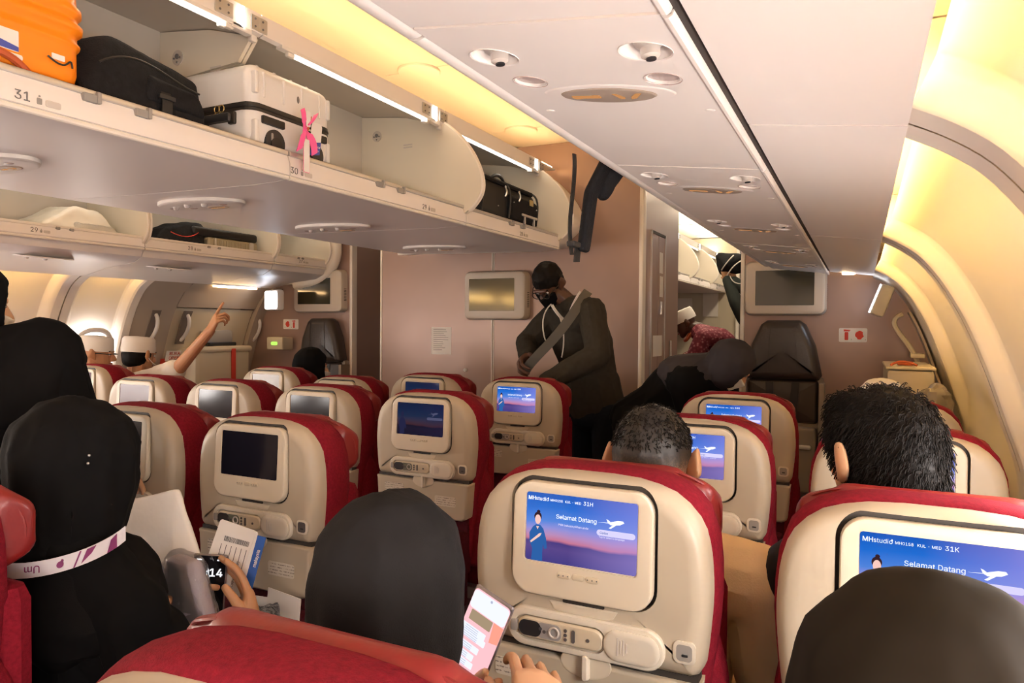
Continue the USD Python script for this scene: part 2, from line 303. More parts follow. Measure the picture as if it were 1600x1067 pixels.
for side, mir in (('right', lambda m: tm(m)), ('left', mirror_x)):
    ends = [-3.4, -1.8, -.31, 1.18, 2.67, 4.46] if side == 'right' else [-3.4, -.31, 1.18, 2.90, 3.98, 4.62]
    for a, b in zip(ends[:-1], ends[1:]):
        a, b = a+.003, b-.003
        if side == 'right':
            t = thing('overhead_bin', {1.18: 'closed right overhead bin from the row ahead of the camera onward', 2.67: 'closed right overhead bin ending at the front bulkhead screen', -.31: 'closed right overhead bin right above the camera'}.get(round(a-.003, 2), 'closed right overhead bin %s behind the camera' % ('far' if a < -2 else 'just')), 'overhead bin', group='right overhead bins')
            obj('bottom', extrude_y([(-.165, zb(-.165)), (.055, zb(.055)), (.052, zb(.05)+.012), (-.165, zb(-.165)+.012)], a, b), M['bin'], t)
            obj('seam_channel', extrude_y([(-.186, zb(-.17)+.006), (-.160, zb(-.17)+.004), (-.160, zb(-.17)+.016), (-.186, zb(-.17)+.018)], a-.003, b+.003), M['seam'], t); obj('joint_cover', extrude_y([(-.165, zb(-.165)+.004), (.055, zb(.055)+.004), (.052, zb(.05)+.013), (-.165, zb(-.165)+.013)], b-.02, b+.02), M['bin'], t)
            obj('hull', extrude_y([(-.51, 1.76), (.0, 1.745), (.0, 2.2), (-.40, 2.2), (-.53, 1.95)], a, b), M['bin'], t)
            obj('door', extrude_y(sheet([(-.532, 1.775), (-.548, 1.90), (-.535, 2.02), (-.47, 2.15), (-.42, 2.19)], .012), a, b), M['bin'], t)
    if side == 'right':
        tt = thing('trim_1', 'rounded white edge trim along the aisle side of the right bins', 'trim', kind='structure')
        for a, b in ((-3.4, -.9), (-.9, .757), (.763, 2.60), (2.606, 4.46)):
            tr = [(-.508+.026*math.sin(u), 1.7435-.027*math.cos(u)) for u in np.linspace(-2.6, 1.25, 18)]
            obj('edge_trim', extrude_y(np.vstack([tr, [(-.492, 1.755), (-.52, 1.775)]]), a, b), M['bin'], tt, smooth=50)
    lamp = thing('ceiling_wash_light', f'warm cove lamp on top of the {side} overhead bins', 'lamp', group='ceiling cove lamps')
    obj('lamp_tube', mir(rbox(-.40, -.37, -3.2, 4.4, 2.21, 2.235, .01)), M['cove'], lamp); obj('lamp_holder', mir(box(-.41, -.36, -3.2, 4.4, 2.2, 2.21)), M['white'], lamp, smooth=False)

# ---- centre bins, open
TXT = 'grey_ink'
def on_x(m, y, z, x):
    """xy-plane artwork -> standing in a plane facing +X (reading towards +Y)"""
    m = tm(m).copy(); v = m.vertices; m.vertices = np.c_[x+v[:, 2], y+v[:, 0], z+v[:, 1]]; return m
BX = -1.65
DIV = spline([(-1.642, 1.868), (-1.60, 1.902), (-1.557, 1.965), (-1.572, 2.075), (-1.655, 2.205), (-1.745, 2.285), (-1.80, 2.32)], 26)
M['dividerpanel'] = mat('bin_divider', (.70, .64, .53), .42)
def bin_sign(t, n, y, x=None, z=1.838, h=.020):
    x = BX+.0125 if x is None else x
    obj('row_number', on_x(text(n, h, .0008), y, z, x), M['ink'], t, smooth=False)
    s = [on_x(flatpoly(rrect(.011, .014, .002, 2, .036, .007)), y, z, x), on_x(flatpoly(ell(.0025, .0025, 8, .036, .018)), y, z, x)]
    obj('luggage_pictogram', s, M['grey'], t, smooth=False)
    obj('weight_notice', on_x(plate(rrect(.034, .015, .004, 3, .066, .007), [(0, 0), (0, .0008)]), y, z, x), M['nozzle'], t, smooth=False)
HX, HZ = -1.765, 2.272                                   # the line of lamps along the top of the openings
def bin_hinge(t, y):
    each('hinge', [rbox(HX-.014, HX+.014, y-.04, y+.04, HZ-.002, HZ+.018, .004), rbox(HX-.018, HX, y-.075, y-.05, HZ-.01, HZ+.012, .004), rbox(HX-.018, HX, y+.05, y+.075, HZ-.01, HZ+.012, .004)], M['white'], t)
    for s in (-.07, .07):
        obj('hinge_plate', rbox(HX+.010, HX+.014, y+s-.034, y+s+.034, HZ+.022, HZ+.068, .0015), M['alu'], t)
        each('screw', [mv(trimesh.creation.cylinder(.0035, .003, sections=10), (HX+.0145, y+s+dy, HZ+.045+dz), ry=90) for dz in (-.012, .012) for dy in (-.018, .014)], M['ink'], t, smooth=False)
bins_y = [(-.51, .616), (.616, 1.743), (1.743, 2.87), (2.87, 3.997)]
bin_labels = ['open centre overhead bin left of the camera, out of the picture', 'open centre overhead bin holding the orange suitcase and the black bag', 'open centre overhead bin holding the white suitcase with the pink ribbon', 'open centre overhead bin holding the black trolley bag']
for (a, b), lab in zip(bins_y, bin_labels):
    t = thing('overhead_bin', lab, 'overhead bin', group='centre overhead bins')
    g = .0025; a0 = round(a, 3); a, b = a+g, b-g
    bot = [(-1.655, 1.822), (-1.69, 1.815), (-1.80, 1.812), (CX, 1.818), (-2.66, 1.828), (-2.77, 1.832), (-2.806, 1.842)]
    obj('bottom', extrude_y(np.vstack([bot, [(-2.806, 1.866), (-1.655, 1.866)]]), a, b), M['bin'], t)
    obj('lip', extrude_y([(-1.655, 1.826), (-1.638, 1.830), (-1.640, 1.868), (-1.648, 1.892), (-1.664, 1.892), (-1.664, 1.826)], a, b), M['bin'], t)
    obj('trim_strip', tube([(-1.647, y, 1.822) for y in (a, b)], .0075, 10), M['trim'], t)
    obj('rail', rbox(-1.668, -1.642, a, b, 1.892, 1.908, .004), M['alu'], t)
    obj('back_panel', box(CX-.008, CX+.008, a, b, 1.866, 2.38), M['binin'], t, smooth=False)
    obj('liner_roof', extrude_y([(-2.223, 2.375), (-1.98, 2.345), (-1.772, 2.285), (-1.768, 2.295), (-1.98, 2.357), (-2.223, 2.388)], a, b), M['binin'], t)
    obj('left_door', extrude_y(sheet([(-2.806, 1.85), (-2.875, 1.97), (-2.88, 2.06), (-2.80, 2.2), (-2.69, 2.30), (-2.24, 2.385)], .012), a, b), M['bin'], t)
    dv = np.vstack([DIV, [(-2.222, 2.372), (-2.222, 1.868)]])
    web = np.array([(-1.79, 2.287), (-1.85, 2.215), (-2.222, 2.192), (-2.222, 2.372), (-1.98, 2.34)])
    for y, yy in ((a, a0), (b-.013, round(a0+1.127, 3))): obj('divider', extrude_y(web if yy == 1.743 else dv, y, y+.013), M['dividerpanel'], t)
    for y in [q for q, yy in ((a+.005, a0), (b-.005, round(a0+1.127, 3))) if yy != 1.743]: obj('divider_edge', tube(np.c_[DIV[1:, 0]+.002, np.full(len(DIV)-1, y), DIV[1:, 1]], .0075, 8), M['trim'], t)
    obj('header', extrude_y([(HX-.006, HZ+.012), (HX+.010, HZ+.018), (HX+.006, HZ+.083), (HX-.010, HZ+.083)], a, b), M['bin'], t)
    L = (a+.15, b-.15)
    obj('light_strip', rbox(HX-.0055, HX+.0055, L[0], L[1], HZ-.005, HZ+.005, .004), M['binlamp'], t)
    obj('light_rail', rbox(HX-.016, HX+.014, a+.08, b-.08, HZ+.005, HZ+.018, .003), M['white'], t)
    for y in (L[0]-.02, L[1]+.02): obj('strip_end', rbox(HX-.009, HX+.009, y-.016, y+.016, HZ-.009, HZ+.007, .005), M['trim'], t)
    bin_hinge(t, b-.085)
    obj('hinge_lamp', rbox(HX+.012, HX+.020, b-.09, b-.08, HZ+.012, HZ+.075, .0025), M['binlamp'], t)
    for s in (.42, .54):
        y = a+(b-a)*s; obj('latch', [rbox(-1.672, -1.634, y-.019, y+.019, 1.876, 1.896, .003), rbox(-1.642, -1.630, y+.012, y+.022, 1.876, 1.904, .002)], M['grey'], t)
    obj('bolt_plate', mv(trimesh.creation.cylinder(.026, .004, sections=20), (-2.13, b-.0145, 2.27), rx=90), M['binin'], t)
    each('bolt', [mv(trimesh.creation.cylinder(r, .005, sections=12), (-2.13+dx, b-.017, 2.27+dz), rx=90) for dx, dz, r in ((0, .004, .009), (-.015, -.002, .0035), (.015, -.002, .0035), (0, -.016, .0035))], M['ink'], t)
    each('load_notice', [stand(flatpoly(rrect(.05, .006, .001, 1, 0, .012*k)), -1.95, b-.0135, 2.20) for k in (0, 1)], M['nozzle'], t, smooth=False)
    bin_sign(t, {.616: '31', 1.743: '30', 2.87: '28'}.get(a0, '32'), {.616: .935, 1.743: 1.76, 2.87: 3.46}.get(a0, -.1))
    if a0 == 1.743: bin_sign(t, '29', 2.52)
# the tapering end piece of the centre bins at the bulkhead
t = thing('centre_bin_fairing', 'cream rounded end piece closing the centre bins at the bulkhead', 'overhead bin')
sec0 = np.vstack([[(-1.652, 1.824), (-1.640, 1.868)], DIV[2:], [(-2.0, 2.36)]])
sec0 = np.vstack([sec0, [(2*CX-x, z) for x, z in sec0[::-1]], [(-2.66, 1.828), (-2.45, 1.822), (CX, 1.818), (-2.05, 1.815), (-1.80, 1.812)]])
def sec(f, y):
    c = np.array([CX, 2.12]); s = c+(sec0-c)*np.array([1-.14*f, 1-.32*f]); s[:, 1] += .02*f; return np.c_[s[:, 0], np.full(len(s), y), s[:, 1]]
obj('shell', loft([sec(0, 4.0), sec(.04, 4.08), sec(.16, 4.18), sec(.40, 4.28), sec(.75, 4.36), sec(1, 4.381)]), M['trim'], t, smooth=60)
# service clusters under the centre bins
cl = None
for k, (x, y) in enumerate(((-2.275, 1.945), (-2.25, 2.67), (-2.28, 3.61), (-2.28, 1.20))):
    lab = ('oval service cluster under the white suitcase bin, amber pictograms lit', 'oval service cluster under the centre bin, second from the camera', 'oval service cluster under the centre bin nearest the bulkhead', 'oval service cluster under the centre bin, at the picture left edge')[k]
    if cl is None:
        t = cl = thing('service_cluster', lab, 'service panel', (x, y, 1.8185), (0, .9, 0), 'service clusters under the centre bins')
        obj('surround', plate(ell(.21, .095, 48), [(0, -.004), (0, .010), (.010, .016)], 'd'), M['white'], t)
        sl = obj('sign_lens', mv(plate(ell(.052, .026, 32), [(0, .01), (0, .016), (.003, .0185)], 'd'), (.06, .03, 0)), M['signlens'], t)
        for m in icons(.10):
            m.vertices[:, 1] *= -1; m.vertices[:, 2] *= -1; obj('pictogram', mv(m, (.06, .03, -.0186)), M['icon'], sl, smooth=False)
        for dx, dy in ((-.11, -.02), (-.02, -.045), (.07, -.045)):
            nz = trimesh.creation.revolve([(0, -.012), (.006, -.012), (.010, -.008), (.012, 0), (0, .002)], sections=18); obj('air_nozzle', mv(nz, (dx, dy, -.016)), M['nozzle'], t)
        for dx, dy in ((-.15, .0), (-.06, .02), (.13, -.01)): obj('reading_light', mv(plate(ell(.018, .011, 20), [(0, .01), (0, .016), (.003, .018)], 'd'), (dx, dy, 0)), M['lens'], t)
    else: dup(cl, (x, y, 1.8185), (0, .9, 0), lab)
lamp = thing('ceiling_wash_light', 'warm cove lamp on top of the centre bins', 'lamp', group='ceiling cove lamps')
for x in (-1.83, 2*CX+1.83):
    obj('lamp_tube', rbox(x-.015, x+.015, -3.2, 4.3, 2.372, 2.39, .008), M['cove'], lamp)
    obj('lamp_holder', box(x-.03, x+.03, -3.2, 4.3, 2.362, 2.372), M['white'], lamp, smooth=False)
# ================================================================ FRONT BULKHEADS
wl = thing('wall_front', 'mauve laminate front bulkhead block behind the centre seats', 'wall', kind='structure')
obj('front_panel', box(-3.226, -2.30, 4.39, 4.42, 0, ZC), M['mauve'], wl, smooth=False); obj('front_panel', box(-2.28, -1.246, 4.39, 4.42, 0, ZC), M['mauve'], wl, smooth=False)
each('joint_strip', [box(-2.30, -2.294, 4.386, 4.42, 0, ZC), box(-2.286, -2.28, 4.386, 4.42, 0, ZC)], M['trim'], wl, smooth=False)
obj('joint_gap', box(-2.294, -2.286, 4.395, 4.42, 0, ZC), M['mauve'], wl, smooth=False)
obj('corner_post', rbox(-1.262, -1.232, 4.384, 4.46, 0, 2.30, .012), M['trim'], wl); obj('corner_post', rbox(-3.240, -3.222, 4.384, 4.41, 0, 2.30, .006), M['trim'], wl)
obj('side_panel', box(-3.226, -1.236, 4.42, 5.35, 0, ZC), M['mauve'], wl, smooth=False)
wr = thing('wall_front_right', 'mauve front bulkhead behind the right jumpseat', 'wall', kind='structure')
obj('front_panel', box(-.682, .54, 4.70, 5.30, 0, ZC), M['mauve'], wr, smooth=False); obj('corner_post', rbox(-.690, -.664, 4.69, 5.30, 0, 2.30, .008), M['trim'], wr)
wf = thing('wall_front_left', 'mauve front bulkhead behind the left jumpseat', 'wall', kind='structure')
obj('front_panel', box(-5.0, -3.752, 4.70, 5.9, 0, ZC), M['mauve'], wf, smooth=False); obj('corner_post', rbox(-3.775, -3.744, 4.69, 4.76, 0, 2.30, .01), M['trim'], wf)
# lavatory door in the side of the centre block, facing the right aisle
d = thing('door_1', 'narrow mauve folding lavatory door facing the right aisle', 'door', kind='structure')
X = -1.2355
obj('door_leaf', box(X, X+.006, 4.58, 4.745, .05, 1.965), M['mauve'], d, smooth=False); obj('door_leaf', box(X, X+.006, 4.755, 4.92, .05, 1.965), M['mauve'], d, smooth=False)
each('door_frame', [box(X, X+.012, 4.565, 4.576, 0, 1.985), box(X, X+.012, 4.924, 4.934, 0, 1.985)], M['alu'], d, smooth=False)
obj('door_gap', box(X, X+.010, 4.566, 4.934, 1.968, 1.985), M['seam'], d, smooth=False)
obj('door_notice', box(X+.006, X+.008, 4.63, 4.86, 1.16, 1.30), M['paper'], d, smooth=False, label='white notice plate across the folding door')
each('door_sticker', [box(X+.006, X+.008, 4.78, 4.86, 1.72, 1.86), box(X+.006, X+.008, 4.79, 4.87, 1.56, 1.70)], M['paper'], d, smooth=False)
obj('door_latch', rbox(X+.004, X+.018, 4.80, 4.83, 1.44, 1.53, .004), M['alu'], d)
obj('lock', rbox(X, X+.015, 5.10, 5.125, 1.14, 1.26, .005), M['alu'], d)
# ---- wall screens
def glass(name, stops, rough=.12):
    n = {'tc': ('texture_coordinate', {}), 's': ('separate_xyz', {}), 'mr': ('map_range', dict(from_min=stops[0][0], from_max=stops[-1][0], clamp=True)), 'rp': ('rgb_ramp', {'ramp': [((z-stops[0][0])/(stops[-1][0]-stops[0][0]), c) for z, c in stops]}), 'p': ('principled_bsdf', dict(roughness=rough))}
    return usdkit.material(stage, f'{LOOKS}/{name}', n, [('tc.object', 's.vector'), ('s.z', 'mr.value'), ('mr.result', 'rp.fac'), ('rp.color', 'p.base_color')], surface='p.BSDF')
M['tvglass'] = mat('wall_screen_glass', (.03, .028, .012), .10, spec=.9)
M['tvcase'] = mat('wall_screen_case', (.55, .48, .40), .4)
def wall_screen(label, x, y, z, w, h, sw, sh, dz=.0, dx=0):
    t = thing('wall_screen', label, 'screen', (x, y, z), group='bulkhead screens')
    obj('case', plate(rrect(w, h, .045, 6), [(0, 0), (0, .05), (.01, .068), (.026, .075)], 'y'), M['tvcase'], t)
    obj('screen_rim', plate(rrect(sw+.016, sh+.016, .006, 2, dx, dz), [(0, .07), (0, .0765)], 'y'), M['tvcase'], t)
    obj('display', plate(rrect(sw, sh, .004, 2, dx, dz), [(0, .07), (0, .0775)], 'y'), M['tvglass'], t)
    each('vent_slat', [box(w/2-.004, w/2+.001, -.045, -.015, -.08+.012*k, -.075+.012*k) for k in range(9)], M['seam'], t, smooth=False)
    return t
wall_screen('beige framed screen on the centre bulkhead beside the standing man', -2.247, 4.39, 1.562, .476, .333, .346, .219, .004, -.016)
wall_screen('wide dark screen on the right bulkhead above the jumpseat', -.424, 4.70, 1.600, .47, .333, .335, .212, .0)
wall_screen('beige framed screen on the left bulkhead above the jumpseat', -4.058, 4.70, 1.628, .52, .35, .345, .215, .0, -.03)
# ---- jumpseats
M['jump'] = mat('dark_leather', (.045, .034, .028), .38, bump=.12, bscale=60, coat=.15)
M['jumpcase'] = mat('jumpseat_frame', (.30, .25, .20), .45)
def jumpseat(label, x, dz=0):
    t = thing('jumpseat', label, 'jumpseat', (x, 4.70, dz), group='crew jumpseats')
    o = np.array([(-.215, 1.075), (-.20, 1.05), (.20, 1.05), (.215, 1.075), (.18, 1.25), (.125, 1.375), (.09, 1.40), (-.09, 1.40), (-.125, 1.375), (-.18, 1.25)])
    obj('headrest', plate(o, [(0, .02), (-.004, .06), (-.002, .10), (.018, .125), (.05, .135)], 'y'), M['jump'], t, smooth=50)
    for k in (-.07, .07): obj('seam', ribbon([(k*1.2, -.1365, 1.09), (k, -.1365, 1.37)], (1, 0, 0), .004, .002), M['seam'], t)
    obj('back_cushion', plate(rrect(.40, .26, .02, 3, 0, .915), [(0, .02), (0, .07), (.02, .09)], 'y'), M['jump'], t, smooth=50)
    each('harness_strap', [ribbon([(s*.075, -.094, 1.03), (s*.06, -.094, .80)], (1, 0, 0), .045, .003) for s in (-1, 1)], M['dark'], t)
    obj('frame', [rbox(-.225, .225, -.06, 0, .06, 1.06, .01), rbox(.205, .235, -.12, 0, .0, 1.03, .006), rbox(-.235, -.205, -.12, 0, 0, 1.03, .006)], M['jumpcase'], t)
    obj('folded_seat', rbox(-.195, .195, -.15, -.06, .38, .765, .02), M['jumpcase'], t); obj('seat_handle', rbox(-.17, .17, -.165, -.14, .64, .665, .01), M['trim'], t)
    return t
jumpseat('dark leather crew jumpseat folded on the right bulkhead', -.425); jumpseat('dark leather crew jumpseat on the left bulkhead behind the black-hooded head', -4.0)
# ---- placards on the bulkheads
def placard(label, x, y, z, w, h, flip):
    t = thing('safety_placard', label, 'placard', (x, y, z), group='extinguisher and hood placards')
    obj('plate', plate(rrect(w, h, .008, 3), [(0, 0), (0, .002)], 'y'), M['paper'], t, smooth=False)
    s = -1 if flip else 1
    obj('extinguisher_symbol', [stand(flatpoly(rrect(.020, .048, .005, 3, s*-.035, -.006)), y=-.0021), stand(flatpoly([(s*-.05, .022), (s*-.02, .022), (s*-.012, .030), (s*-.05, .034)]), y=-.0021)], M['red'], t, smooth=False)
    a = np.linspace(.3, 6.0, 14); hp = np.c_[s*.035+.024*np.cos(a)*np.where(np.arange(14) % 4 == 0, .7, 1), .026*np.sin(a)]
    obj('hood_symbol', stand(flatpoly(hp), y=-.0021), M['red'], t, smooth=False)
    each('letter', [stand(text('x', .010), s*-.008, -.0021, -.03), stand(text('x', .010), s*.066, -.0021, -.03)], M['ink'], t, smooth=False)
placard('white placard with red extinguisher and hood symbols, right bulkhead', -.045, 4.70, 1.318, .152, .084, False)
placard('white placard with red hood and extinguisher symbols, left bulkhead', -4.407, 4.70, 1.353, .17, .085, True)
t = thing('paper_notice', 'white printed paper notice taped to the centre bulkhead', 'notice', (-2.705, 4.39, 1.245))
obj('sheet', plate(rrect(.167, .195, .004, 2), [(0, 0), (0, .0015)], 'y'), M['paper'], t, smooth=False)
rng = np.random.RandomState(3)
for k in range(11):
    wl_ = .13*rng.uniform(.55, 1); obj('text_line', stand(flatpoly(rrect(wl_, .0035, .0005, 1, -.065+wl_/2, .08-.0145*k)), y=-.0016), M['ink'], t, smooth=False)
t = thing('wall_hook', 'small round coat hook on the centre bulkhead', 'hook', (-2.50, 4.388, 1.043)); obj('knob', mv(trimesh.creation.revolve([(0, 0), (.012, 0), (.007, .008), (.012, .018), (0, .022)], sections=16), rx=90), M['white'], t)
# ---- exits
def on_left(m): return m
t = thing('exit_sign', 'glowing white EXIT sign block above the left emergency door', 'sign', (-4.35, 4.45, 1.55), (0, 0, -18))
obj('housing', rbox(-.115, .115, -.035, .03, -.085, .085, .02), M['white'], t); obj('face', plate(rrect(.205, .145, .02, 4), [(0, .03), (0, .037)], 'y'), M['exit'], t)
M['faint'] = glow('faint_exit_letters', (.62, .66, .78), (K_EXIT*.55)*K_SCREEN)
each('lettering', [stand(text('KELUAR', .030, bold=True), 0, -.0375, .012), stand(text('EXIT', .034, bold=True), .0, -.0375, -.045)], M['faint'], t, smooth=False)
t = thing('exit_sign', 'edge-lit exit sign wedge on the right sidewall by the bulkhead', 'sign', (.085, 4.42, 1.515), (0, 20, 0))
obj('housing', rbox(-.02, .05, -.09, .09, -.085, .085, .012), M['cream'], t); obj('face', rbox(-.028, -.02, -.08, .085, -.08, .08, .003), M['exit'], t)
t = thing('ceiling_spot', 'small warm ceiling lamp beside the right bulkhead screen', 'lamp', (-.07, 4.40, zb(-.07)-.004)); obj('lens', plate(ell(.035, .03, 20), [(0, -.004), (0, .004), (.006, .007)], 'd'), M['cove'], t)
# left emergency door
dw = thing('door_2', 'cream left emergency exit door with slide bustle and grab handles', 'door', kind='structure')
def lefty(m): return mirror_x(m)
def wall_strip(y0, y1, off, z0=0.0, z1=1.66, n=22):
    zz = np.linspace(z0, z1, n); xx = np.interp(zz, PROF[::-1, 1], PROF[::-1, 0])+off
    return lefty(extrude_y(np.c_[np.r_[xx, xx[::-1]+.05], np.r_[zz, zz[::-1]]], y0, y1))
obj('door_surround', wall_strip(3.42, 3.80, .008), M['doorliner'], dw); obj('door_surround', wall_strip(4.60, 4.70, -.02), M['doorliner'], dw)
obj('door_leaf', wall_strip(3.806, 4.594, .03, 0, 1.47), M['cream'], dw); obj('door_header', wall_strip(3.806, 4.594, .01, 1.48, 1.66), M['doorliner'], dw)
xs = lambda z: 2*CX-float(np.interp(z, PROF[::-1, 1], PROF[::-1, 0]))
obj('slide_bustle', lefty(rbox(.20, .52, 3.93, 4.50, .12, 1.16, .05)), M['cream'], dw); obj('slide_cover_lip', lefty(rbox(.19, .30, 3.92, 4.51, 1.12, 1.17, .02)), M['cream'], dw)
obj('red_strap', lefty(rbox(.188, .197, 4.28, 4.325, .82, 1.15, .003)), M['red'], dw, label='orange red warning streamer hanging on the bustle')
obj('door_window', lefty(rbox(.30, .36, 4.10, 4.40, 1.19, 1.30, .02)), M['grey'], dw); obj('window_handle', lefty(rbox(.26, .31, 4.12, 4.40, 1.17, 1.20, .01)), M['dark'], dw)
M['recess'] = mat('handle_recess', (.16, .13, .11), .5)
for y, z0, z1 in ((3.64, 1.20, 1.44), (3.92, 1.20, 1.44), (4.66, 1.18, 1.42)):
    p = [(xs(z0+.02), y, z0+.02), (xs(z0+.05)+.03, y, z0+.05), (xs(z1-.05)+.03, y, z1-.05), (xs(z1-.02), y, z1-.02)]
    zz = np.linspace(z0-.01, z1+.01, 12); xr = np.array([xs(q) for q in zz])+.004
    obj('handle_recess', extrude_y(np.c_[np.r_[xr, xr[::-1]-.02], np.r_[zz, zz[::-1]]], y-.035, y+.035), M['recess'], dw)
    obj('grab_handle', tube(spline(p, 10), .014, 10), M['white'], dw)
obj('open_placard', mv(box(-.002, .002, -.075, .075, -.04, .04), (xs(1.10)+.016, 3.88, 1.10), ry=17), M['paper'], dw, smooth=False)
pl = [on_x(text('BUKA', .026), 0, .006, 0), on_x(text('OPEN', .026), 0, -.030, 0)]
obj('open_lettering', mv(cat_(pl), (xs(1.10)+.019, 3.88, 1.10), ry=17), M['red'], dw, smooth=False)
obj('warning_plate', mv(box(-.002, .002, -.09, .09, -.025, .025), (xs(1.10)+.012, 3.60, 1.095), ry=17), M['paper'], dw, smooth=False)
obj('red_marker', mv(box(-.004, .004, -.02, .02, -.10, .10), (xs(.98)+.012, 3.80, .98), ry=12, rx=0), M['red'], dw, smooth=False)
t = thing('indicator_box', 'cream box with a green indicator lamp beside the left door', 'indicator', (-4.46, 4.60, 1.19)); obj('case', rbox(-.09, .09, -.04, .09, -.055, .055, .012), M['cream'], t)
M['green'] = glow('green_lamp', (.45, .9, .12), (1.0)*K_SCREEN); obj('lamp', plate(rrect(.07, .03, .012, 3), [(0, .038), (0, .044)], 'y'), M['green'], t)
# left outboard bins: open, with thick end cap
LZ = 1.885
def left_bin(a, b, label, num, ny):
    t = thing('overhead_bin', label, 'overhead bin', group='left open bins'); a, b = a+.003, b-.003
    xl = -3.944
    obj('bottom', extrude_y([(xl, 1.805), (xl-.02, 1.76), (xl-.10, 1.725), (-4.30, 1.70), (-4.515, 1.655), (-4.515, 1.69), (-4.3, 1.84), (xl, 1.84)], a, b), M['bin'], t)
    obj('lip', extrude_y([(xl+.004, 1.812), (xl+.012, 1.82), (xl+.004, 1.868), (xl-.012, 1.868), (xl-.012, 1.812)], a, b), M['bin'], t)
    obj('trim_strip', tube([(xl+.006, y, 1.806) for y in (a, b)], .008, 10), M['trim'], t); obj('rail', rbox(xl-.01, xl+.008, a, b, 1.868, 1.884, .004), M['trim'], t)
    obj('back_panel', box(-4.47, -4.455, a, b, 1.80, 2.27), M['binin'], t, smooth=False); obj('liner_roof', box(-4.47, -4.0, a, b, 2.2, 2.215), M['binin'], t, smooth=False)
    D2 = spline([(xl, 1.84), (xl+.05, 1.90), (xl+.055, 2.0), (xl+.0, 2.12), (xl-.08, 2.2)], 14)
    for y in (a, b-.013): obj('divider', extrude_y(np.vstack([D2, [(-4.455, 2.2), (-4.455, 1.82)]]), y, y+.013), M['dividerpanel'], t); obj('divider_edge', tube(np.c_[D2[:, 0], np.full(len(D2), y+.006), D2[:, 1]], .008, 8), M['trim'], t)
    for s in (.45, .53): obj('latch', rbox(xl-.012, xl+.012, a+(b-a)*s-.012, a+(b-a)*s+.012, 1.86, 1.875, .003), M['grey'], t)
    bin_sign(t, num, ny, xl+.012, 1.832, .024)
    obj('light_strip', rbox(-4.06, -4.045, a+.1, b-.1, 2.185, 2.198, .004), M['binlamp'], t)
    return t
left_bin(1.18, 2.00, 'open left outboard bin at the picture edge', '30', 1.5)
left_bin(2.00, 2.95, 'open left outboard bin holding the white plastic bag', '29', 2.30); left_bin(2.95, 4.02, 'open left outboard bin holding the black bag and silver case', '28', 3.28); left_bin(4.02, 4.60, 'empty open left outboard bin next to the bulkhead', '27', 4.3)
ec = thing('left_bin_closure', 'thick cream rounded end cap of the left overhead bins', 'overhead bin')
D3 = spline([(-4.30, 1.69), (-4.08, 1.72), (-3.95, 1.79), (-3.88, 1.90), (-3.875, 2.02), (-3.93, 2.15), (-4.0, 2.22)], 22)
obj('cap', loft([np.c_[q[:, 0], np.full(len(q), y), q[:, 1]] for q, y in ((np.vstack([D3, [(-4.45, 2.22), (-4.45, 1.69)]]), 4.60), (np.vstack([D3, [(-4.45, 2.22), (-4.45, 1.69)]]), 4.69))]), M['trim'], ec)
obj('cap_rim', tube(np.c_[D3[:, 0], np.full(len(D3), 4.645), D3[:, 1]], .046, 12), M['trim'], ec)
left_psu = None
for k, y in enumerate((2.45, 3.25)):
    t = thing('service_cluster', ('service cluster under the left bin near the picture edge', 'service cluster under the left bin beside the exit door')[k], 'service panel', (-4.10, y, 1.718), (0, 7, 0), 'service clusters under the left bins')
    obj('surround', plate(ell(.09, .16, 36), [(0, -.004), (0, .002), (.006, .005)], 'd'), M['bin'], t)
    for dy in (-.1, 0): obj('air_nozzle', mv(trimesh.creation.revolve([(0, -.014), (.008, -.014), (.013, -.008), (.014, 0), (0, .002)], sections=18), (.01, dy, -.004)), M['nozzle'], t)
    obj('reading_light', mv(plate(ell(.02, .03, 20), [(0, 0), (0, .006), (.003, .007)], 'd'), (0, .08, 0)), M['lens'], t)
t = thing('door_light', 'yellow threshold lamp above the left emergency door', 'lamp', (-4.52, 4.2, 1.648)); obj('lamp_tube', rbox(-.015, .015, -.22, .22, -.012, .006, .01), M['cove'], t); obj('holder', box(-.03, .03, -.24, .24, .006, .016), M['white'], t, smooth=False)

t = thing('door_3', 'narrow brown edge of the right exit door with its grab tube', 'door', kind='structure')
zz = np.linspace(.2, 1.45, 16); xr = np.interp(zz, PROF[::-1, 1], PROF[::-1, 0])-.012
obj('door_surround', extrude_y(np.c_[np.r_[xr, xr[::-1]-.012], np.r_[zz, zz[::-1]]], 4.50, 4.66), M['doorliner'], t)
obj('grab_handle', tube(spline([(.20, 4.45, 1.44), (.17, 4.45, 1.42), (.26, 4.46, 1.22), (.30, 4.46, 1.15), (.34, 4.46, 1.16)], 16), .013, 8), M['cream'], t); obj('bracket', rbox(.24, .31, 4.42, 4.50, 1.20, 1.225, .006), M['cream'], t)
# ================================================================ SEATS
M['shell'] = mat('seat_shell', (.47, .405, .31), .42, noise=.03, nscale=6)
M['bezel'] = mat('monitor_frame', (.62, .545, .43), .42)
M['rim'] = mat('recess_dark', (.035, .03, .026), .6)
M['fabric'] = mat('crimson_fabric', (.20, .009, .020), .85, noise=.22, nscale=160, bump=.25, bscale=500, spec=.12)
M['maroon'] = mat('maroon_fabric', (.085, .012, .02), .9, noise=.2, nscale=120, bump=.2, bscale=400, spec=.1)
M['leather'] = mat('red_leather', (.20, .010, .010), .45, bump=.12, bscale=45, coat=.12)
M['handset'] = mat('handset_cream', (.58, .50, .37), .4)
M['holder'] = mat('holder_cream', (.66, .60, .50), .38)
M['keygreen'] = mat('handset_keys', (.13, .14, .10), .4)
M['keygrey'] = mat('handset_keys_grey', (.33, .31, .30), .4)
M['armrest'] = mat('armrest_grey', (.09, .08, .08), .5)
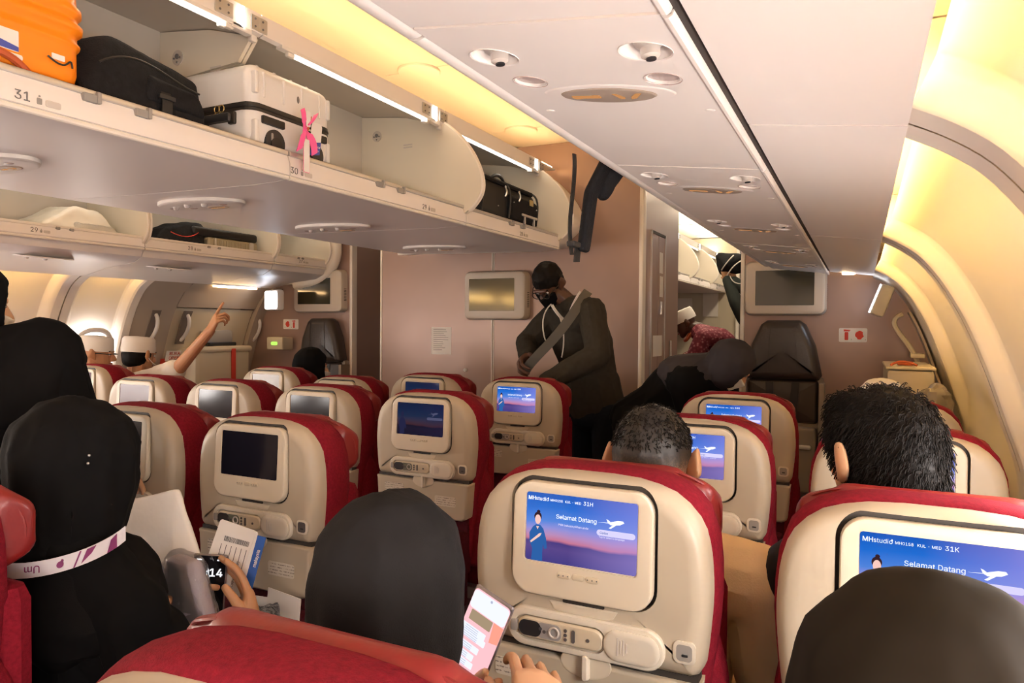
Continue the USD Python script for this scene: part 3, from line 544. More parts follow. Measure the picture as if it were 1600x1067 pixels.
def text_lines(name, base, ink, sc):
    n = {'tc': ('texture_coordinate', {}), 'w': ('wave_texture', dict(wave_type='bands', bands_direction='z', scale=sc)), 'nz': ('noise_texture', dict(scale=260.0)), 'm': ('math', dict(math_type='multiply')), 'rp': ('rgb_ramp', {'ramp': [(.42, base), (.50, ink)]}), 'p': ('principled_bsdf', dict(roughness=.6))}
    return usdkit.material(stage, f'{LOOKS}/{name}', n, [('tc.object', 'w.vector'), ('tc.object', 'nz.vector'), ('w.fac', 'm.value1'), ('nz.fac', 'm.value2'), ('m.value', 'rp.fac'), ('rp.color', 'p.base_color')], surface='p.BSDF')
M['label'] = text_lines('seat_notice', (.60, .545, .46), (.22, .19, .16), 40.0)
def screen_mat(name, stops, k, side=(.40, .32, .80), edge=.42):
    """an emitting display: colours run from bottom to top, a soft violet glow towards the right"""
    z0, z1 = .955, 1.07
    n = {'tc': ('texture_coordinate', {}), 'nz': ('noise_texture', dict(scale=9.0, detail=3.0)), 's': ('separate_xyz', {}), 'mr': ('map_range', dict(from_min=z0, from_max=z1, clamp=True)), 'ad': ('math', dict(math_type='multiply_add', value2=.16, value3=-.08)), 'su': ('math', dict(math_type='add')),
         'rp': ('rgb_ramp', {'ramp': stops}), 'mx': ('map_range', dict(from_min=-.02, from_max=.12, to_min=0.0, to_max=edge, clamp=True)), 'mc': ('mix_color', dict(b=side)), 'e': ('emission', dict(strength=k*K_SCREEN)), 'g': ('glossy_bsdf', dict(roughness=.12, color=(1, 1, 1))), 'fr': ('fresnel', dict(IOR=1.4)), 'ms': ('mix_closure', {})}
    L = [('tc.object', 's.vector'), ('tc.object', 'nz.vector'), ('nz.fac', 'ad.value1'), ('s.z', 'mr.value'), ('mr.result', 'su.value1'), ('ad.value', 'su.value2'), ('su.value', 'rp.fac'), ('s.x', 'mx.value'), ('mx.result', 'mc.fac'), ('rp.color', 'mc.a'), ('mc.result', 'e.color'), ('fr.fac', 'ms.fac'), ('e.emission', 'ms.closure1'), ('g.BSDF', 'ms.closure2')]
    return usdkit.material(stage, f'{LOOKS}/{name}', n, L, surface='ms.closure')
DUSK = [(0, (.05, .04, .20)), (.2, (.09, .055, .22)), (.29, (.06, .04, .19)), (.33, (.50, .16, .25)), (.40, (.42, .22, .42)), (.50, (.24, .24, .60)), (.60, (.07, .20, .62)), (.8, (.012, .13, .56)), (1, (.008, .09, .45))]
M['lit'] = screen_mat('screen_dusk_lit', DUSK, .9)
DIM = [(p, tuple(v*.07+.004 for v in c)) for p, c in DUSK]
M['dim'] = screen_mat('screen_dusk_dim', DIM, 1.0, (.02, .015, .05), .3)
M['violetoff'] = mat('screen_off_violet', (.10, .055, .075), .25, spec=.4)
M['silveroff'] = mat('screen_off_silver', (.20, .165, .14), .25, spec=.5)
M['whitelit'] = glow('screen_text', (.85, .88, 1.0), (.95)*K_SCREEN); M['softlit'] = glow('screen_pale', (.62, .58, .85), (.9)*K_SCREEN)
M['figblue'] = glow('screen_uniform', (.03, .13, .42), (.7)*K_SCREEN); M['figskin'] = glow('screen_skin', (.80, .50, .45), (.9)*K_SCREEN); M['fighair'] = glow('screen_hair', (.05, .02, .03), (.6)*K_SCREEN)
M['dimfig'] = glow('screen_dim_figure', (.02, .02, .06), (.7)*K_SCREEN); M['dimpale'] = glow('screen_dim_pale', (.10, .10, .19), (.6)*K_SCREEN)
HW = np.array([(.48, .170), (.56, .180), (.62, .185), (.70, .193), (.78, .199), (.86, .208), (.93, .2125), (.99, .209), (1.03, .200), (1.05, .190), (1.070, .172), (1.086, .150), (1.096, .122), (1.103, .088), (1.106, .04)])
def shell_outline(z0, z1=1.2, grow=0.0, cut=.02):
    from scipy.interpolate import PchipInterpolator
    f = PchipInterpolator(HW[:, 0], HW[:, 1]); zs = np.r_[np.linspace(z0, min(z1, 1.05), 14)[:-1] if z1 > 1.06 else np.linspace(z0, z1, 14), ([1.05, 1.070, 1.086, 1.096, 1.103, 1.106] if z1 > 1.06 else [])]
    r = np.c_[f(zs)+grow, zs]
    if z1 > 1.06: r[:, 1] += grow*smooth01((zs-.95)/.15)
    r[0, 0] -= cut*.3; r = np.vstack([[(r[0, 0]-cut*.5, z0)], r+[(0, 0)]]); r[1, 1] += cut*.25
    return ccw(np.vstack([r, np.c_[-r[::-1, 0], r[::-1, 1]]]))
def recess(m, o, depth, cut_from=-.02):
    """sink the outline o (x,z) into the rear face"""
    k = plate(o, [(0, -depth), (0, .05)], 'y'); return man(m)-man(k)
def soft_(m, edge, it=6):
    m = tm(man(m).refine_to_length(edge)); trimesh.smoothing.filter_taubin(m, iterations=it); return m
def make_seat(label, group, kind, seat_no=None, flight=True):
    t = thing('airline_seat', label, 'seat', (0, 0, 0), group=group)
    sh = plate(shell_outline(.795), [(0, -.060), (0, -.028), (.006, -.012), (.016, -.003), (.032, 0)], 'y')
    sh = recess(sh, rrect(.262, .205, .040, 8, 0, .994), .016)
    obj('shell', sh, M['shell'], t, smooth=40)
    obj('recess_lining', mv(plate(rrect(.2615, .2045, .0398, 8, 0, .994), [(0, -.024), (0, -.0154)], 'y')), M['rim'], t, smooth=False)
    mon = plate(rrect(.250, .194, .036, 8, 0, 0), [(0, -.010), (0, .004), (.002, .0075), (.006, .009)], 'y')
    mon = recess(mon, rrect(.202, .1205, .006, 3, 0, .020), -.006)
    TL = dict(t=(0, -.002, .9925), rx=-3.2)
    obj('monitor_frame', mv(mon, **TL), M['bezel'], t)
    scr = plate(rrect(.198, .1165, .004, 2, 0, .020), [(0, 0), (0, .0072)], 'y')
    sm = {'lit': 'lit', 'dim': 'dim', 'off': 'screenoff', 'violet': 'violetoff', 'silver': 'silveroff'}[kind]
    s = obj('screen', mv(scr, **TL), M[sm], t, smooth=False)
    if kind in ('lit', 'dim'):
        lit = kind == 'lit'; tx, pale = ('whitelit', 'softlit') if lit else ('dimpale', 'dimpale')
        def put(nm, m, x, z, mt, lift=0): obj(nm, mv(stand(mv(m, (x, 0, 0)), 0, -.0074-lift, z), **TL), M[mt], s, smooth=False)
        # attendant in a blue blouse with a hand on the chest
        fx, fz = -.077, -.0382
        def fig(m): m = mv(m, (-fx, -fz, 0)); return mv(m, (fx, fz, 0), s=.89)
        hair = cat_([flatpoly(ell(.0076, .0085, 16, fx, fz+.0850)), flatpoly(ell(.0035, .003, 10, fx+.001, fz+.0945))]); face = flatpoly(ell(.0060, .0092, 16, fx+.0003, fz+.0795))
        body = flatpoly([(fx-.012, fz), (fx-.010, fz+.022), (fx-.0165, fz+.036), (fx-.017, fz+.052), (fx-.010, fz+.064), (fx-.004, fz+.069), (fx+.005, fz+.069), (fx+.012, fz+.062), (fx+.018, fz+.045), (fx+.0205, fz+.026), (fx+.015, fz+.024), (fx+.012, fz+.034), (fx+.011, fz+.016), (fx+.0115, fz)])
        arm = flatpoly([(fx-.015, fz+.036), (fx-.013, fz+.033), (fx+.006, fz+.048), (fx+.009, fz+.054), (fx+.004, fz+.053)])
        put('attendant_hair', fig(hair), 0, 0, 'fighair' if lit else 'dimfig', .0001); put('attendant_uniform', fig(body), 0, 0, 'figblue' if lit else 'dimfig', .0002)
        put('attendant_skin', fig(cat_([face, flatpoly([(fx-.003, fz+.066), (fx+.003, fz+.066), (fx, fz+.060)]), arm])), 0, 0, 'figskin' if lit else 'dimfig', .0005)
        plane = cat_([flatpoly([(.050, .030), (.056, .0265), (.074, .0285), (.0825, .033), (.080, .0365), (.070, .0365), (.056, .0325)]), flatpoly([(.050, .030), (.047, .037), (.051, .0355), (.055, .0325)]), flatpoly([(.062, .0285), (.052, .0205), (.056, .0195), (.070, .0295)]), flatpoly([(.030, .0288), (.050, .0296), (.050, .0305)])])
        put('aircraft', mv(plane, (.006, .016, 0), s=.86), 0, 0, tx, .0001)
        put('search_bar', flatpoly(rrect(.066, .0098, .0048, 4, .063, .0244)), 0, 0, pale, .0001)
        if lit:
            def wr(s_, h, x, z, bold=False): m = text(s_, h, bold=bold, center=False); return mv(m, (x-m.bounds[0][0], z, 0))
            put('search_hint', wr('Carian', .0034, .036, .0228), 0, 0, 'figblue', .0006)
            put('welcome_text', wr('Selamat Datang', .0072, -.0430, .0380), 0, 0, 'whitelit', .0001); put('tagline', wr('Pilih bahasa pilihan anda', .0034, -.0385, .0265), 0, 0, 'softlit', .0001)
            put('studio_text', cat_([wr('MH', .0064, -.0955, .0655, True), wr('studio', .0062, -.0815, .0655), flatpoly(ell(.0012, .0016, 6, -.0585, .0705))]), 0, 0, 'whitelit', .0001)
            put('flight_text', cat_([wr('MH0158', .0040, -.0545, .0660), wr('KUL - MED', .0040, -.0275, .0660), wr(seat_no or '29G', .0064, .0055, .0655)]), 0, 0, 'whitelit', .0001)
            put('bar_note', wr('Tap to select a language', .0028, .034, .0160), 0, 0, 'softlit', .0001)
    for k, w in ((-.026, .026), (.0, .024), (.0255, .025)): obj('button', mv(plate(rrect(w-.0015, .0105, .005, 4, k, -.056), [(0, .006), (0, .0098), (.002, .0108)], 'y'), **TL), M['handset'], t)
    each('button_icon', [mv(stand(flatpoly(ell(.0012, .0012, 8, k, -.056)), y=-.0109), **TL) for k in (-.034, -.026, -.018, .0175, .0255, .0335)], M['ink'], t, smooth=False)
    obj('hinge_slot', [plate(rrect(.075, .006, .003, 3, .005, .889), [(0, 0), (0, .0012)], 'y')], M['rim'], t, smooth=False)
    obj('finger_dip', plate(np.array([(-.062, .886), (-.054, .872), (-.036, .866), (.036, .866), (.054, .872), (.062, .886)])+[.004, 0], [(0, -.001), (.001, .0008), (.005, .0026)], 'y'), M['bezel'], t)
    # handset in its cradle
    so = rrect(.280, .068, .033, 8, .006, .8355)
    hd = plate(so, [(0, -.002), (0, .006), (.0025, .0095), (.007, .0105)], 'y'); hd = recess(hd, rrect(.168, .044, .0215, 8, -.035, .8355), -.004)
    obj('handset_cradle', hd, M['holder'], t)
    obj('cradle_button', plate(rrect(.014, .020, .005, 4, -.119, .8355), [(0, .008), (0, .0125), (.002, .0135)], 'y'), M['grey'], t)
    hs = obj('handset', plate(rrect(.158, .037, .018, 8, -.034, .8355), [(0, .003), (0, .009), (.003, .0125), (.006, .013)], 'y'), M['handset'], t)
    dark = rrect(.042, .027, .012, 6, -.088, .8355); obj('handset_display', plate(dark, [(0, .012), (0, .0136)], 'y'), M['dark'], hs, smooth=False)
    obj('keypad', plate(rrect(.046, .027, .010, 5, -.053, .8355), [(0, .012), (0, .0135)], 'y'), M['keygrey'] if kind == 'lit' else M['keygreen'], hs, smooth=False)
    obj('thumb_ring', mv(trimesh.creation.torus(.0085, .002, major_sections=20, minor_sections=6), (-.043, -.0138, .8355), rx=90), M['nozzle'], hs)
    each('key', [plate(ell(.003, .003, 10, x, z), [(0, .012), (0, .0145)], 'y') for x, z in ((-.068, .838), (-.061, .834), (-.022, .843), (-.022, .8355), (-.022, .828), (.018, .834))]+[plate(rrect(.006, .022, .003, 3, -.008, .8355), [(0, .012), (0, .0145)], 'y')], M['armrest'], hs, smooth=False)
    obj('cradle_cover', plate(rrect(.094, .052, .025, 8, .092, .8355), [(0, .009), (0, .0125), (.003, .0145), (.009, .015)], 'y'), M['holder'], t)
    each('cover_print', [stand(flatpoly(rrect(.002, h, .0005, 1, x, .8355)), y=-.0151) for x, h in ((.070, .030), (.075, .022), (.080, .026), (.085, .016))], M['nozzle'], t, smooth=False)
    # socket, latch, tray
    obj('audio_socket', plate(rrect(.036, .036, .010, 5, .176, .842), [(0, -.002), (0, .002), (.003, .003)], 'y'), M['holder'], t); obj('socket_face', plate(rrect(.025, .026, .006, 4, .176, .842), [(0, .001), (0, .0034)], 'y'), M['armrest' if kind != 'lit' else 'grey'], t, smooth=False)
    obj('socket_hole', [plate(rrect(.010, .004, .001, 2, .177, .838), [(0, .003), (0, .0037)], 'y')], M['dark'], t, smooth=False)
    tr = plate(shell_outline(.655, .790), [(0, -.050), (0, -.006), (.004, -.001), (.009, .0005)], 'y')
    obj('tray_table', tr, M['shell'], t, smooth=40)
    obj('tray_gap', box(-.196, .196, .012, .04, .785, .80), M['rim'], t, smooth=False)
    obj('latch_dish', plate(ell(.046, .026, 28, .010, .788), [(0, -.001), (.001, .0012), (.005, .0022)], 'y'), M['bezel'], t)
    obj('tray_latch', plate(rrect(.013, .046, .006, 5, .012, .785), [(0, 0), (0, .008), (.003, .013)], 'y'), M['holder'], t)
    obj('notice', plate(rrect(.088, .036, .006, 4, .105, .722), [(0, 0), (0, .0018)], 'y'), M['label'], t, smooth=False); obj('notice', plate(rrect(.085, .032, .006, 4, -.118, .752), [(0, 0), (0, .0018)], 'y'), M['label'], t, smooth=False)
    # padding
    go = shell_outline(.47, 1.2, .007)
    obj('back_padding', plate(go, [(.030, -.158), (.014, -.150), (.004, -.125), (-.001, -.095), (.000, -.066), (.006, -.050), (.02, -.045)], 'y'), M['fabric'], t, smooth=50)
    obj('side_bolster', soft_(hull(np.vstack([ball((x, y, z), r) for x in (-.195, .195) for y, z, r in ((.10, .50, .034), (.14, .50, .034), (.10, .74, .03), (.135, .76, .03), (.10, .86, .012))])), .03, 6), M['fabric'], t, smooth=True)
    wing = []
    for s in (-1, 1):
        wing.append(hull(np.vstack([ball((s*.120, .150, z), r) for z, r in ((.955, .020), (1.082, .020))]+[ball((s*.172, .160, z), .018) for z in (.968, 1.066)]+[ball((s*.186, .190, z), .014) for z in (.985, 1.045)])))
    mid = hull(np.vstack([ball((x, .150, z), .022) for x in (-.12, .12) for z in (.955, 1.086)]))
    obj('headrest', soft_(wing[0]+wing[1]+mid, .014, 22), M['leather'], t, smooth=True)
    each('headrest_piping', [tube(spline([(s*.125, .140, 1.100), (s*.168, .148, 1.084), (s*.194, .176, 1.045), (s*.194, .182, .990), (s*.165, .150, .955)], 14), .0025, 6) for s in (-1, 1)], M['leather'], t)
    obj('front_cushion', rbox(-.215, .215, .135, .195, .42, .93, .03), M['fabric'], t)
    obj('seat_cushion', rbox(-.225, .225, .16, .64, .36, .47, .04), M['fabric'], t)
    obj('literature_pocket', rbox(-.178, .178, -.012, .05, .34, .612, .015), M['maroon'], t); obj('pocket_back', box(-.178, .178, .035, .06, .46, .655), M['maroon'], t, smooth=False)
    for s in (-1, 1):
        obj('armrest', rbox(s*.248-.022, s*.248+.022, .14, .58, .60, .645, .018), M['armrest'], t)
        obj('armrest_support', rbox(s*.248-.016, s*.248+.016, .12, .24, .30, .62, .012), M['grey'], t)
        obj('leg', [rbox(s*.19-.018, s*.19+.018, .18, .22, .0, .36, .006), rbox(s*.19-.018, s*.19+.018, .50, .54, .0, .36, .006), rbox(s*.19-.022, s*.19+.022, .10, .58, .0, .02, .004)], M['grey'], t)
    obj('seat_frame', rbox(-.235, .235, .14, .62, .32, .37, .012), M['grey'], t)
    return t
def recline(t, deg, keep=('seat_cushion', 'armrest', 'leg', 'seat_frame')):
    a = math.radians(deg); c, s = math.cos(a), math.sin(a); piv = np.array([0, .15, .46]); R = np.array([[1, 0, 0], [0, c, -s], [0, s, c]])
    for p in Usd.PrimRange(t):
        if p.IsA(UsdGeom.Mesh) and not p.GetName().startswith(keep):
            g = UsdGeom.Mesh(p); v = (np.array(g.GetPointsAttr().Get())-piv)@R.T+piv; g.GetPointsAttr().Set(type(g.GetPointsAttr().Get()).FromNumpy(v.astype(np.float32)))
            n = g.GetNormalsAttr().Get()
            if n: g.GetNormalsAttr().Set(type(n).FromNumpy((np.array(n)@R.T).astype(np.float32)))
    return t
SX = dict(D=-3.013, E=-2.491, F=-1.968, G=-1.446, H=-.42, K=.102, C=-4.04, A=-4.56)
SYC = {31: .53, 30: 1.396, 29: 2.21, 28: 3.021}; SYR = {31: .345, 30: 1.135, 29: 1.953, 28: 2.736}
GR = 'seats of the cabin'
SEATZ = {(30, 'c'): 0, (29, 'c'): .012, (28, 'c'): .024, (30, 'r'): -.008, (29, 'r'): .008, (28, 'r'): .008}
def put(t, loc):
    UsdGeom.XformOp(t.GetAttribute('xformOp:translate')).Set(Gf.Vec3d(*map(float, loc))); return t
put(make_seat('nearest beige seat back with the bright screen reading 31H and welcome text', GR, 'lit', '31H'), (SX['H'], SYR[30], 0))
put(make_seat('window seat back at the right with the bright screen reading 31K', GR, 'lit', '31K'), (SX['K'], SYR[30], 0))
lit = put(make_seat('right aisle seat back with a blue lit screen, half hidden by the short-haired man', GR, 'lit', '30H'), (SX['H'], SYR[29], 0))
dup(lit, (SX['K'], SYR[29], 0), label='window seat back with a blue lit screen behind the man with tousled hair')
dup(lit, (SX['H'], SYR[28], 0), label='white-rimmed front row seat back with lit screen in front of the right jumpseat')
dup(lit, (SX['K'], SYR[28], 0), label='front row window seat with its occupant in a white head covering')
dup(lit, (SX['G'], SYC[28], 0), label='centre front row seat with the lit screen right in front of the hooded man')
dim = put(make_seat('centre seat back with the dimmed sunset screen, second from the front', GR, 'dim'), (SX['G'], SYC[29], 0))
dup(dim, (SX['F'], SYC[28], 0), label='front row centre seat with a dimmed screen below the paper notice')
off = put(make_seat('large centre seat back with a black screen behind the raised boarding passes', GR, 'off'), (SX['G'], SYC[30], 0))
dup(off, (SX['F'], SYC[30], 0), label='seat back partly hidden by the lanyard woman, black screen at its left edge')
dup(off, (SX['F'], SYC[29], 0), label='centre seat back with a dark screen, left of the dimmed sunset screen seat')
dup(off, (SX['E'], SYC[29], 0), label='centre seat back with a dark grey screen, second seat from the left aisle')
dup(off, (SX['E'], SYC[28]-.03, -.03), label='front row centre seat right of the black-hooded head, screen mostly hidden')
vio = put(make_seat('left seat back with a violet grey reflecting screen beside the black-robed women', GR, 'violet'), (SX['D'], SYC[29], 0))
sil = put(make_seat('front row seat back with a silvery reflecting screen before the left jumpseat', GR, 'silver'), (SX['D'], SYC[28], 0))
dup(vio, (SX['C'], 2.62, 0), label='left side seat in front of the two white-capped men')
dup(off, (SX['A'], 2.62, 0), label='left window seat in front of the white-capped man by the window')
recline(put(make_seat('foreground seat top cut by the bottom of the picture, red fabric and cream shell', GR, 'off'), (SX['H'], .388, -.019)), 3.9)
dup(off, (SX['K'], SYR[31], 0), label='window seat of the brown-hooded woman, hidden below the picture')
dup(off, (SX['G'], SYC[31], 0), label='crimson seat with leather headrest wing at the left bottom corner')
# ================================================================ LUGGAGE AND LOOSE THINGS
M['casewhite'] = mat('suitcase_white', (.72, .70, .69), .38, bump=.05, bscale=300)
M['caseorange'] = mat('suitcase_orange', (.95, .26, .005), .36, bump=.04, bscale=300)
M['blackcloth'] = mat('black_nylon', (.012, .012, .014), .75, noise=.3, nscale=60, bump=.25, bscale=220, spec=.15)
M['blackcase'] = mat('black_suitcase_fabric', (.010, .010, .011), .55, bump=.15, bscale=400)
M['zip'] = mat('zipper_band', (.018, .016, .014), .45)
M['gold'] = mat('brass', (.62, .47, .20), .3, metal=.9)
M['pink'] = mat('pink_ribbon', (.85, .10, .34), .4, sheen=.3)
M['tagwhite'] = mat('tag_paper', (.80, .77, .75), .6); M['tagblue'] = mat('tag_blue', (.06, .09, .42), .5); M['orangestrap'] = mat('orange_strap', (.50, .10, .03), .6)
M['plastic'] = usdkit.material(stage, f'{LOOKS}/clear_plastic', {'t': ('transparent_bsdf', dict(color=(.97, .97, .98))), 'g': ('glossy_bsdf', dict(roughness=.06, color=(1, 1, 1))), 'd': ('diffuse_bsdf', dict(color=(.75, .75, .78))), 'a': ('mix_closure', dict(fac=.16)), 'fr': ('layer_weight', dict(blend=.35)), 'b': ('mix_closure', {})},
    [('t.BSDF', 'a.closure1'), ('d.BSDF', 'a.closure2'), ('fr.fresnel', 'b.fac'), ('a.closure', 'b.closure1'), ('g.BSDF', 'b.closure2')], surface='b.closure')
M['silvercase'] = mat('grey_ribbed_case', (.36, .31, .21), .35)
def crumple(m, amp, sc, seed=0, stretch=(1, 1, 1)):
    m = tm(m).copy(); v = np.asarray(m.vertices); n = np.asarray(m.vertex_normals)
    m.vertices = v+n*((meshkit.fbm(v*sc*np.array(stretch), 4, seed)-.5)*2*amp)[:, None]; return m
def soft(m, edge, it=6):
    m = tm(man(m).refine_to_length(edge)); trimesh.smoothing.filter_taubin(m, iterations=it); return m
# white suitcase lying on its side: length along the shelf, wheels towards the aisle
t = thing('suitcase', 'white hard-shell suitcase with a black zip band and a pink ribbon', 'suitcase', (-1.70, 1.64, 1.909))
def halfshell(z0, z1): return rbox(-.47, 0, 0, .375, z0, z1, .045, 4)
up = man(rbox(-.47, 0, 0, .375, .02, .262, .04, 4)); cutU = man(box(-1, 1, -1, 1, .137, 1)); cutL = man(box(-1, 1, -1, 1, -1, .112))
obj('upper_shell', up^cutU, M['casewhite'], t); obj('lower_shell', man(rbox(-.47, 0, 0, .375, .0, .25, .04, 4))^cutL, M['casewhite'], t)
obj('zipper_band', man(rbox(-.472, .002, -.002, .377, -.1, .35, .042, 4))^man(box(-1, 1, -1, 1, .112, .137)), M['zip'], t)
obj('zipper_line', man(rbox(-.4745, .0045, -.0045, .3795, -.1, .35, .044, 4))^man(box(-1, 1, -1, 1, .122, .127)), M['blackcase'], t)
for k in range(4): each('rib', [rbox(-.44, -.03, .05+.075*k, .062+.075*k, .258, .266, .003), rbox(-.006, .0035, .05+.085*k, .058+.085*k, .16, .24, .003)], M['casewhite'], t)
each('corner_guard', [rbox(-.03, .006, .012+o, .03+o, z0, z1, .006) for o in (0, .33) for z0, z1 in ((.165, .235), (.015, .085))], M['casewhite'], t)
for y in (.052, .255): obj('wheel_mount', rbox(-.02, .010, y-.01, y+.085, .078, .103, .004), M['zip'], t)
for y in (.06, .245):
    w = obj('wheel_housing', mv(man(mv(trimesh.creation.cylinder(.041, .024, sections=32), (0, 0, 0), ry=90))^man(box(-1, 1, -1, 1, -.022, 1)), (-.006, y+.038, .028)), M['dark'], t)
    obj('wheel', mv(trimesh.creation.cylinder(.022, .014, sections=22), (.004, y+.038, .022), ry=90), M['zip'], w); obj('wheel_fork', rbox(.002, .010, y+.018, y+.026, .012, .055, .003), M['grey'], w)
obj('side_handle', rbox(-.20, -.07, -.026, -.004, .075, .105, .012), M['dark'], t); each('handle_mount', [rbox(-.21, -.18, -.012, .004, .07, .11, .006), rbox(-.09, -.06, -.012, .004, .07, .11, .006)], M['zip'], t)
for x in (-.135, -.115): obj('zipper_pull', [mv(trimesh.creation.torus(.011, .0018, major_sections=16, minor_sections=6), (x, -.010, .122), rx=90), tube(spline([(x, -.012, .112), (x-.006, -.018, .095), (x-.002, -.014, .075)], 8), .0016, 6)], M['gold'], t)
obj('maker_mark', mv(flatpoly(ell(.012, .006, 14)), (.0, .205, .195), ry=90), M['ink'], t, smooth=False)
t = thing('luggage_tag', 'pink ribbon bow with white name tag hanging from the white suitcase', 'luggage tag', (-1.628, 1.795, 1.985))
bow = [ribbon(spline(p, 12), (.15, .75, .5), w, .0015) for p, w in (([(0, 0, 0), (.012, .02, .03), (.006, .034, .045)], [.010]*4+[.018]*8), ([(0, 0, 0), (.01, -.012, .028), (.0, -.006, .048)], [.008]*4+[.014]*8), ([(0, 0, 0), (.012, -.02, -.03), (.010, -.028, -.055)], [.010]*3+[.020]*9), ([(0, 0, 0), (.012, .018, -.03), (.012, .022, -.055)], [.010]*3+[.020]*9))]
obj('bow', [mv(b_, s=1.35) for b_ in bow], M['pink'], t, smooth=60); obj('knot', ball_m := tm(hull(ball((.004, 0, 0), .007))), M['pink'], t)
def yz(m, x, y, z, lean=0): return mv(on_x(m, 0, 0, 0), (x, y, z), ry=lean)
obj('name_tag', yz(plate(rrect(.026, .105, .004, 3), [(0, 0), (0, .001)]), .012, -.002, -.085), M['tagwhite'], t, smooth=False); obj('tag_border', yz(plate(rrect(.029, .108, .005, 3), [(0, 0), (0, .0006)]), .0115, -.002, -.085), M['pink'], t, smooth=False)
obj('tag_strip', yz(plate(rrect(.02, .05, .004, 3), [(0, 0), (0, .001)]), .010, .008, .035), M['tagwhite'], t, smooth=False)
t = thing('baggage_label', 'white and blue airline baggage label looped on the suitcase handle', 'label', (-1.636, 1.86, 1.985))
obj('strip', yz(plate(rrect(.050, .075, .012, 4), [(0, 0), (0, .0012)]), 0, .0, .0, 6), M['tagwhite'], t, smooth=False); obj('blue_strip', yz(plate(np.array([(-.022, -.07), (.022, -.062), (.024, -.02), (-.02, -.03)]), [(0, 0), (0, .0012)]), .001, 0, 0, 6), M['tagblue'], t, smooth=False)
obj('white_letters', yz(cat_([mv(text('MALAYSIA', .006), (0, -.042, 0)), mv(text('AIRLINES', .005), (0, -.054, 0))]), .0028, 0, 0, 6), M['tagwhite'], t, smooth=False)
obj('loop', ribbon(spline([(.0, -.03, .05), (.014, -.05, .03), (.010, -.058, -.005)], 10), (.1, .8, .4), .020, .002), M['orangestrap'], t)
# orange suitcase standing upright
t = thing('suitcase', 'bright orange ribbed hard-shell suitcase at the left end of the bin', 'suitcase', (-1.70, .735, 1.909))
oz = [(0, 0), (.02, .0), (.05, 0)]
sec_o = lambda g: rrect(.47+2*g, .385+2*g, .055, 6, -.235, .1925)
rings = []
for z, g in ((0, -.045), (.006, -.02), (.022, -.004), (.045, 0), (.10, .0), (.108, .005), (.114, .006), (.122, .001), (.136, .001), (.144, .009), (.158, .010), (.168, .002), (.176, .002), (.184, .008), (.198, .008), (.208, .001), (.225, .0), (.30, -.004), (.365, -.010), (.383, -.025), (.39, -.05)):
    rings.append(np.c_[sec_o(g), np.full(28, z)])
obj('shell', loft(rings), M['caseorange'], t, smooth=50)
obj('seam', loft([np.c_[sec_o(.0025), np.full(28, z)] for z in (.112, .1155)]), M['orangestrap'], t)
obj('airline_sticker', on_x(plate(rrect(.075, .046, .002, 2), [(0, 0), (0, .0015)]), .19, .072, .001), M['tagwhite'], t, smooth=False); obj('sticker_band', on_x(flatpoly([(-.037, -.020), (.037, -.022), (.037, -.012), (-.037, .002)]), .19, .072, .0028), M['tagblue'], t, smooth=False)
obj('address_window', on_x(plate(rrect(.030, .013, .001, 2), [(0, 0), (0, .002)]), .315, .068, .001), M['tagwhite'], t, smooth=False)
obj('cord', tube(spline([(.004, .29, .064), (.006, .305, .055), (.006, .33, .055), (.004, .342, .066), (.003, .348, .052)], 16), .0022, 6), M['dark'], t)
obj('handle', tube(spline([(.002, .06, .03), (.012, .11, .035), (.012, .20, .032), (.003, .245, .010)], 16), .009, 8), M['orangestrap'], t); obj('side_label', on_x(plate(rrect(.06, .012, .004, 3), [(0, 0), (0, .004)]), .205, .038, .0), M['tagwhite'], t, smooth=False)
obj('printing', on_x(text('POLYCARBONATE', .007), .28, .232, -.002), M['ink'], t, smooth=False)
# black soft bag
t = thing('duffel_bag', 'limp black nylon bag slumped between the orange and white suitcases', 'bag', (-1.715, 1.135, 1.909))
b = hull(np.vstack([ball(p, .03) for p in ((-.03, .03, .03), (-.03, .335, .03), (-.42, .03, .03), (-.42, .335, .03), (-.05, .33, .125), (-.40, .33, .12), (-.06, .09, .165), (-.12, .02, .13), (-.38, .05, .15))]))
obj('body', crumple(soft(b, .018, 4), .012, 9, 3), M['blackcloth'], t, smooth=60)
obj('flap', crumple(soft(hull(np.vstack([ball(p, .012) for p in ((-.008, .18, .095), (-.02, .33, .09), (-.01, .17, .055), (-.012, .34, .05), (-.10, .2, .165), (-.10, .33, .135))])), .014, 3), .004, 20, 5), M['blackcloth'], t, smooth=60)
obj('strap', ribbon(spline([(-.03, .21, .12), (.002, .215, .07), (.006, .215, .02)], 12), (0, 1, 0), .032, .004), M['blackcase'], t); obj('buckle', rbox(-.004, .012, .19, .24, .055, .068, .003), M['dark'], t)
obj('zipper', tube(spline([(-.004, .03, .10), (.006, .12, .135), (.0, .22, .125), (-.004, .33, .105)], 20), .003, 6), M['zip'], t)
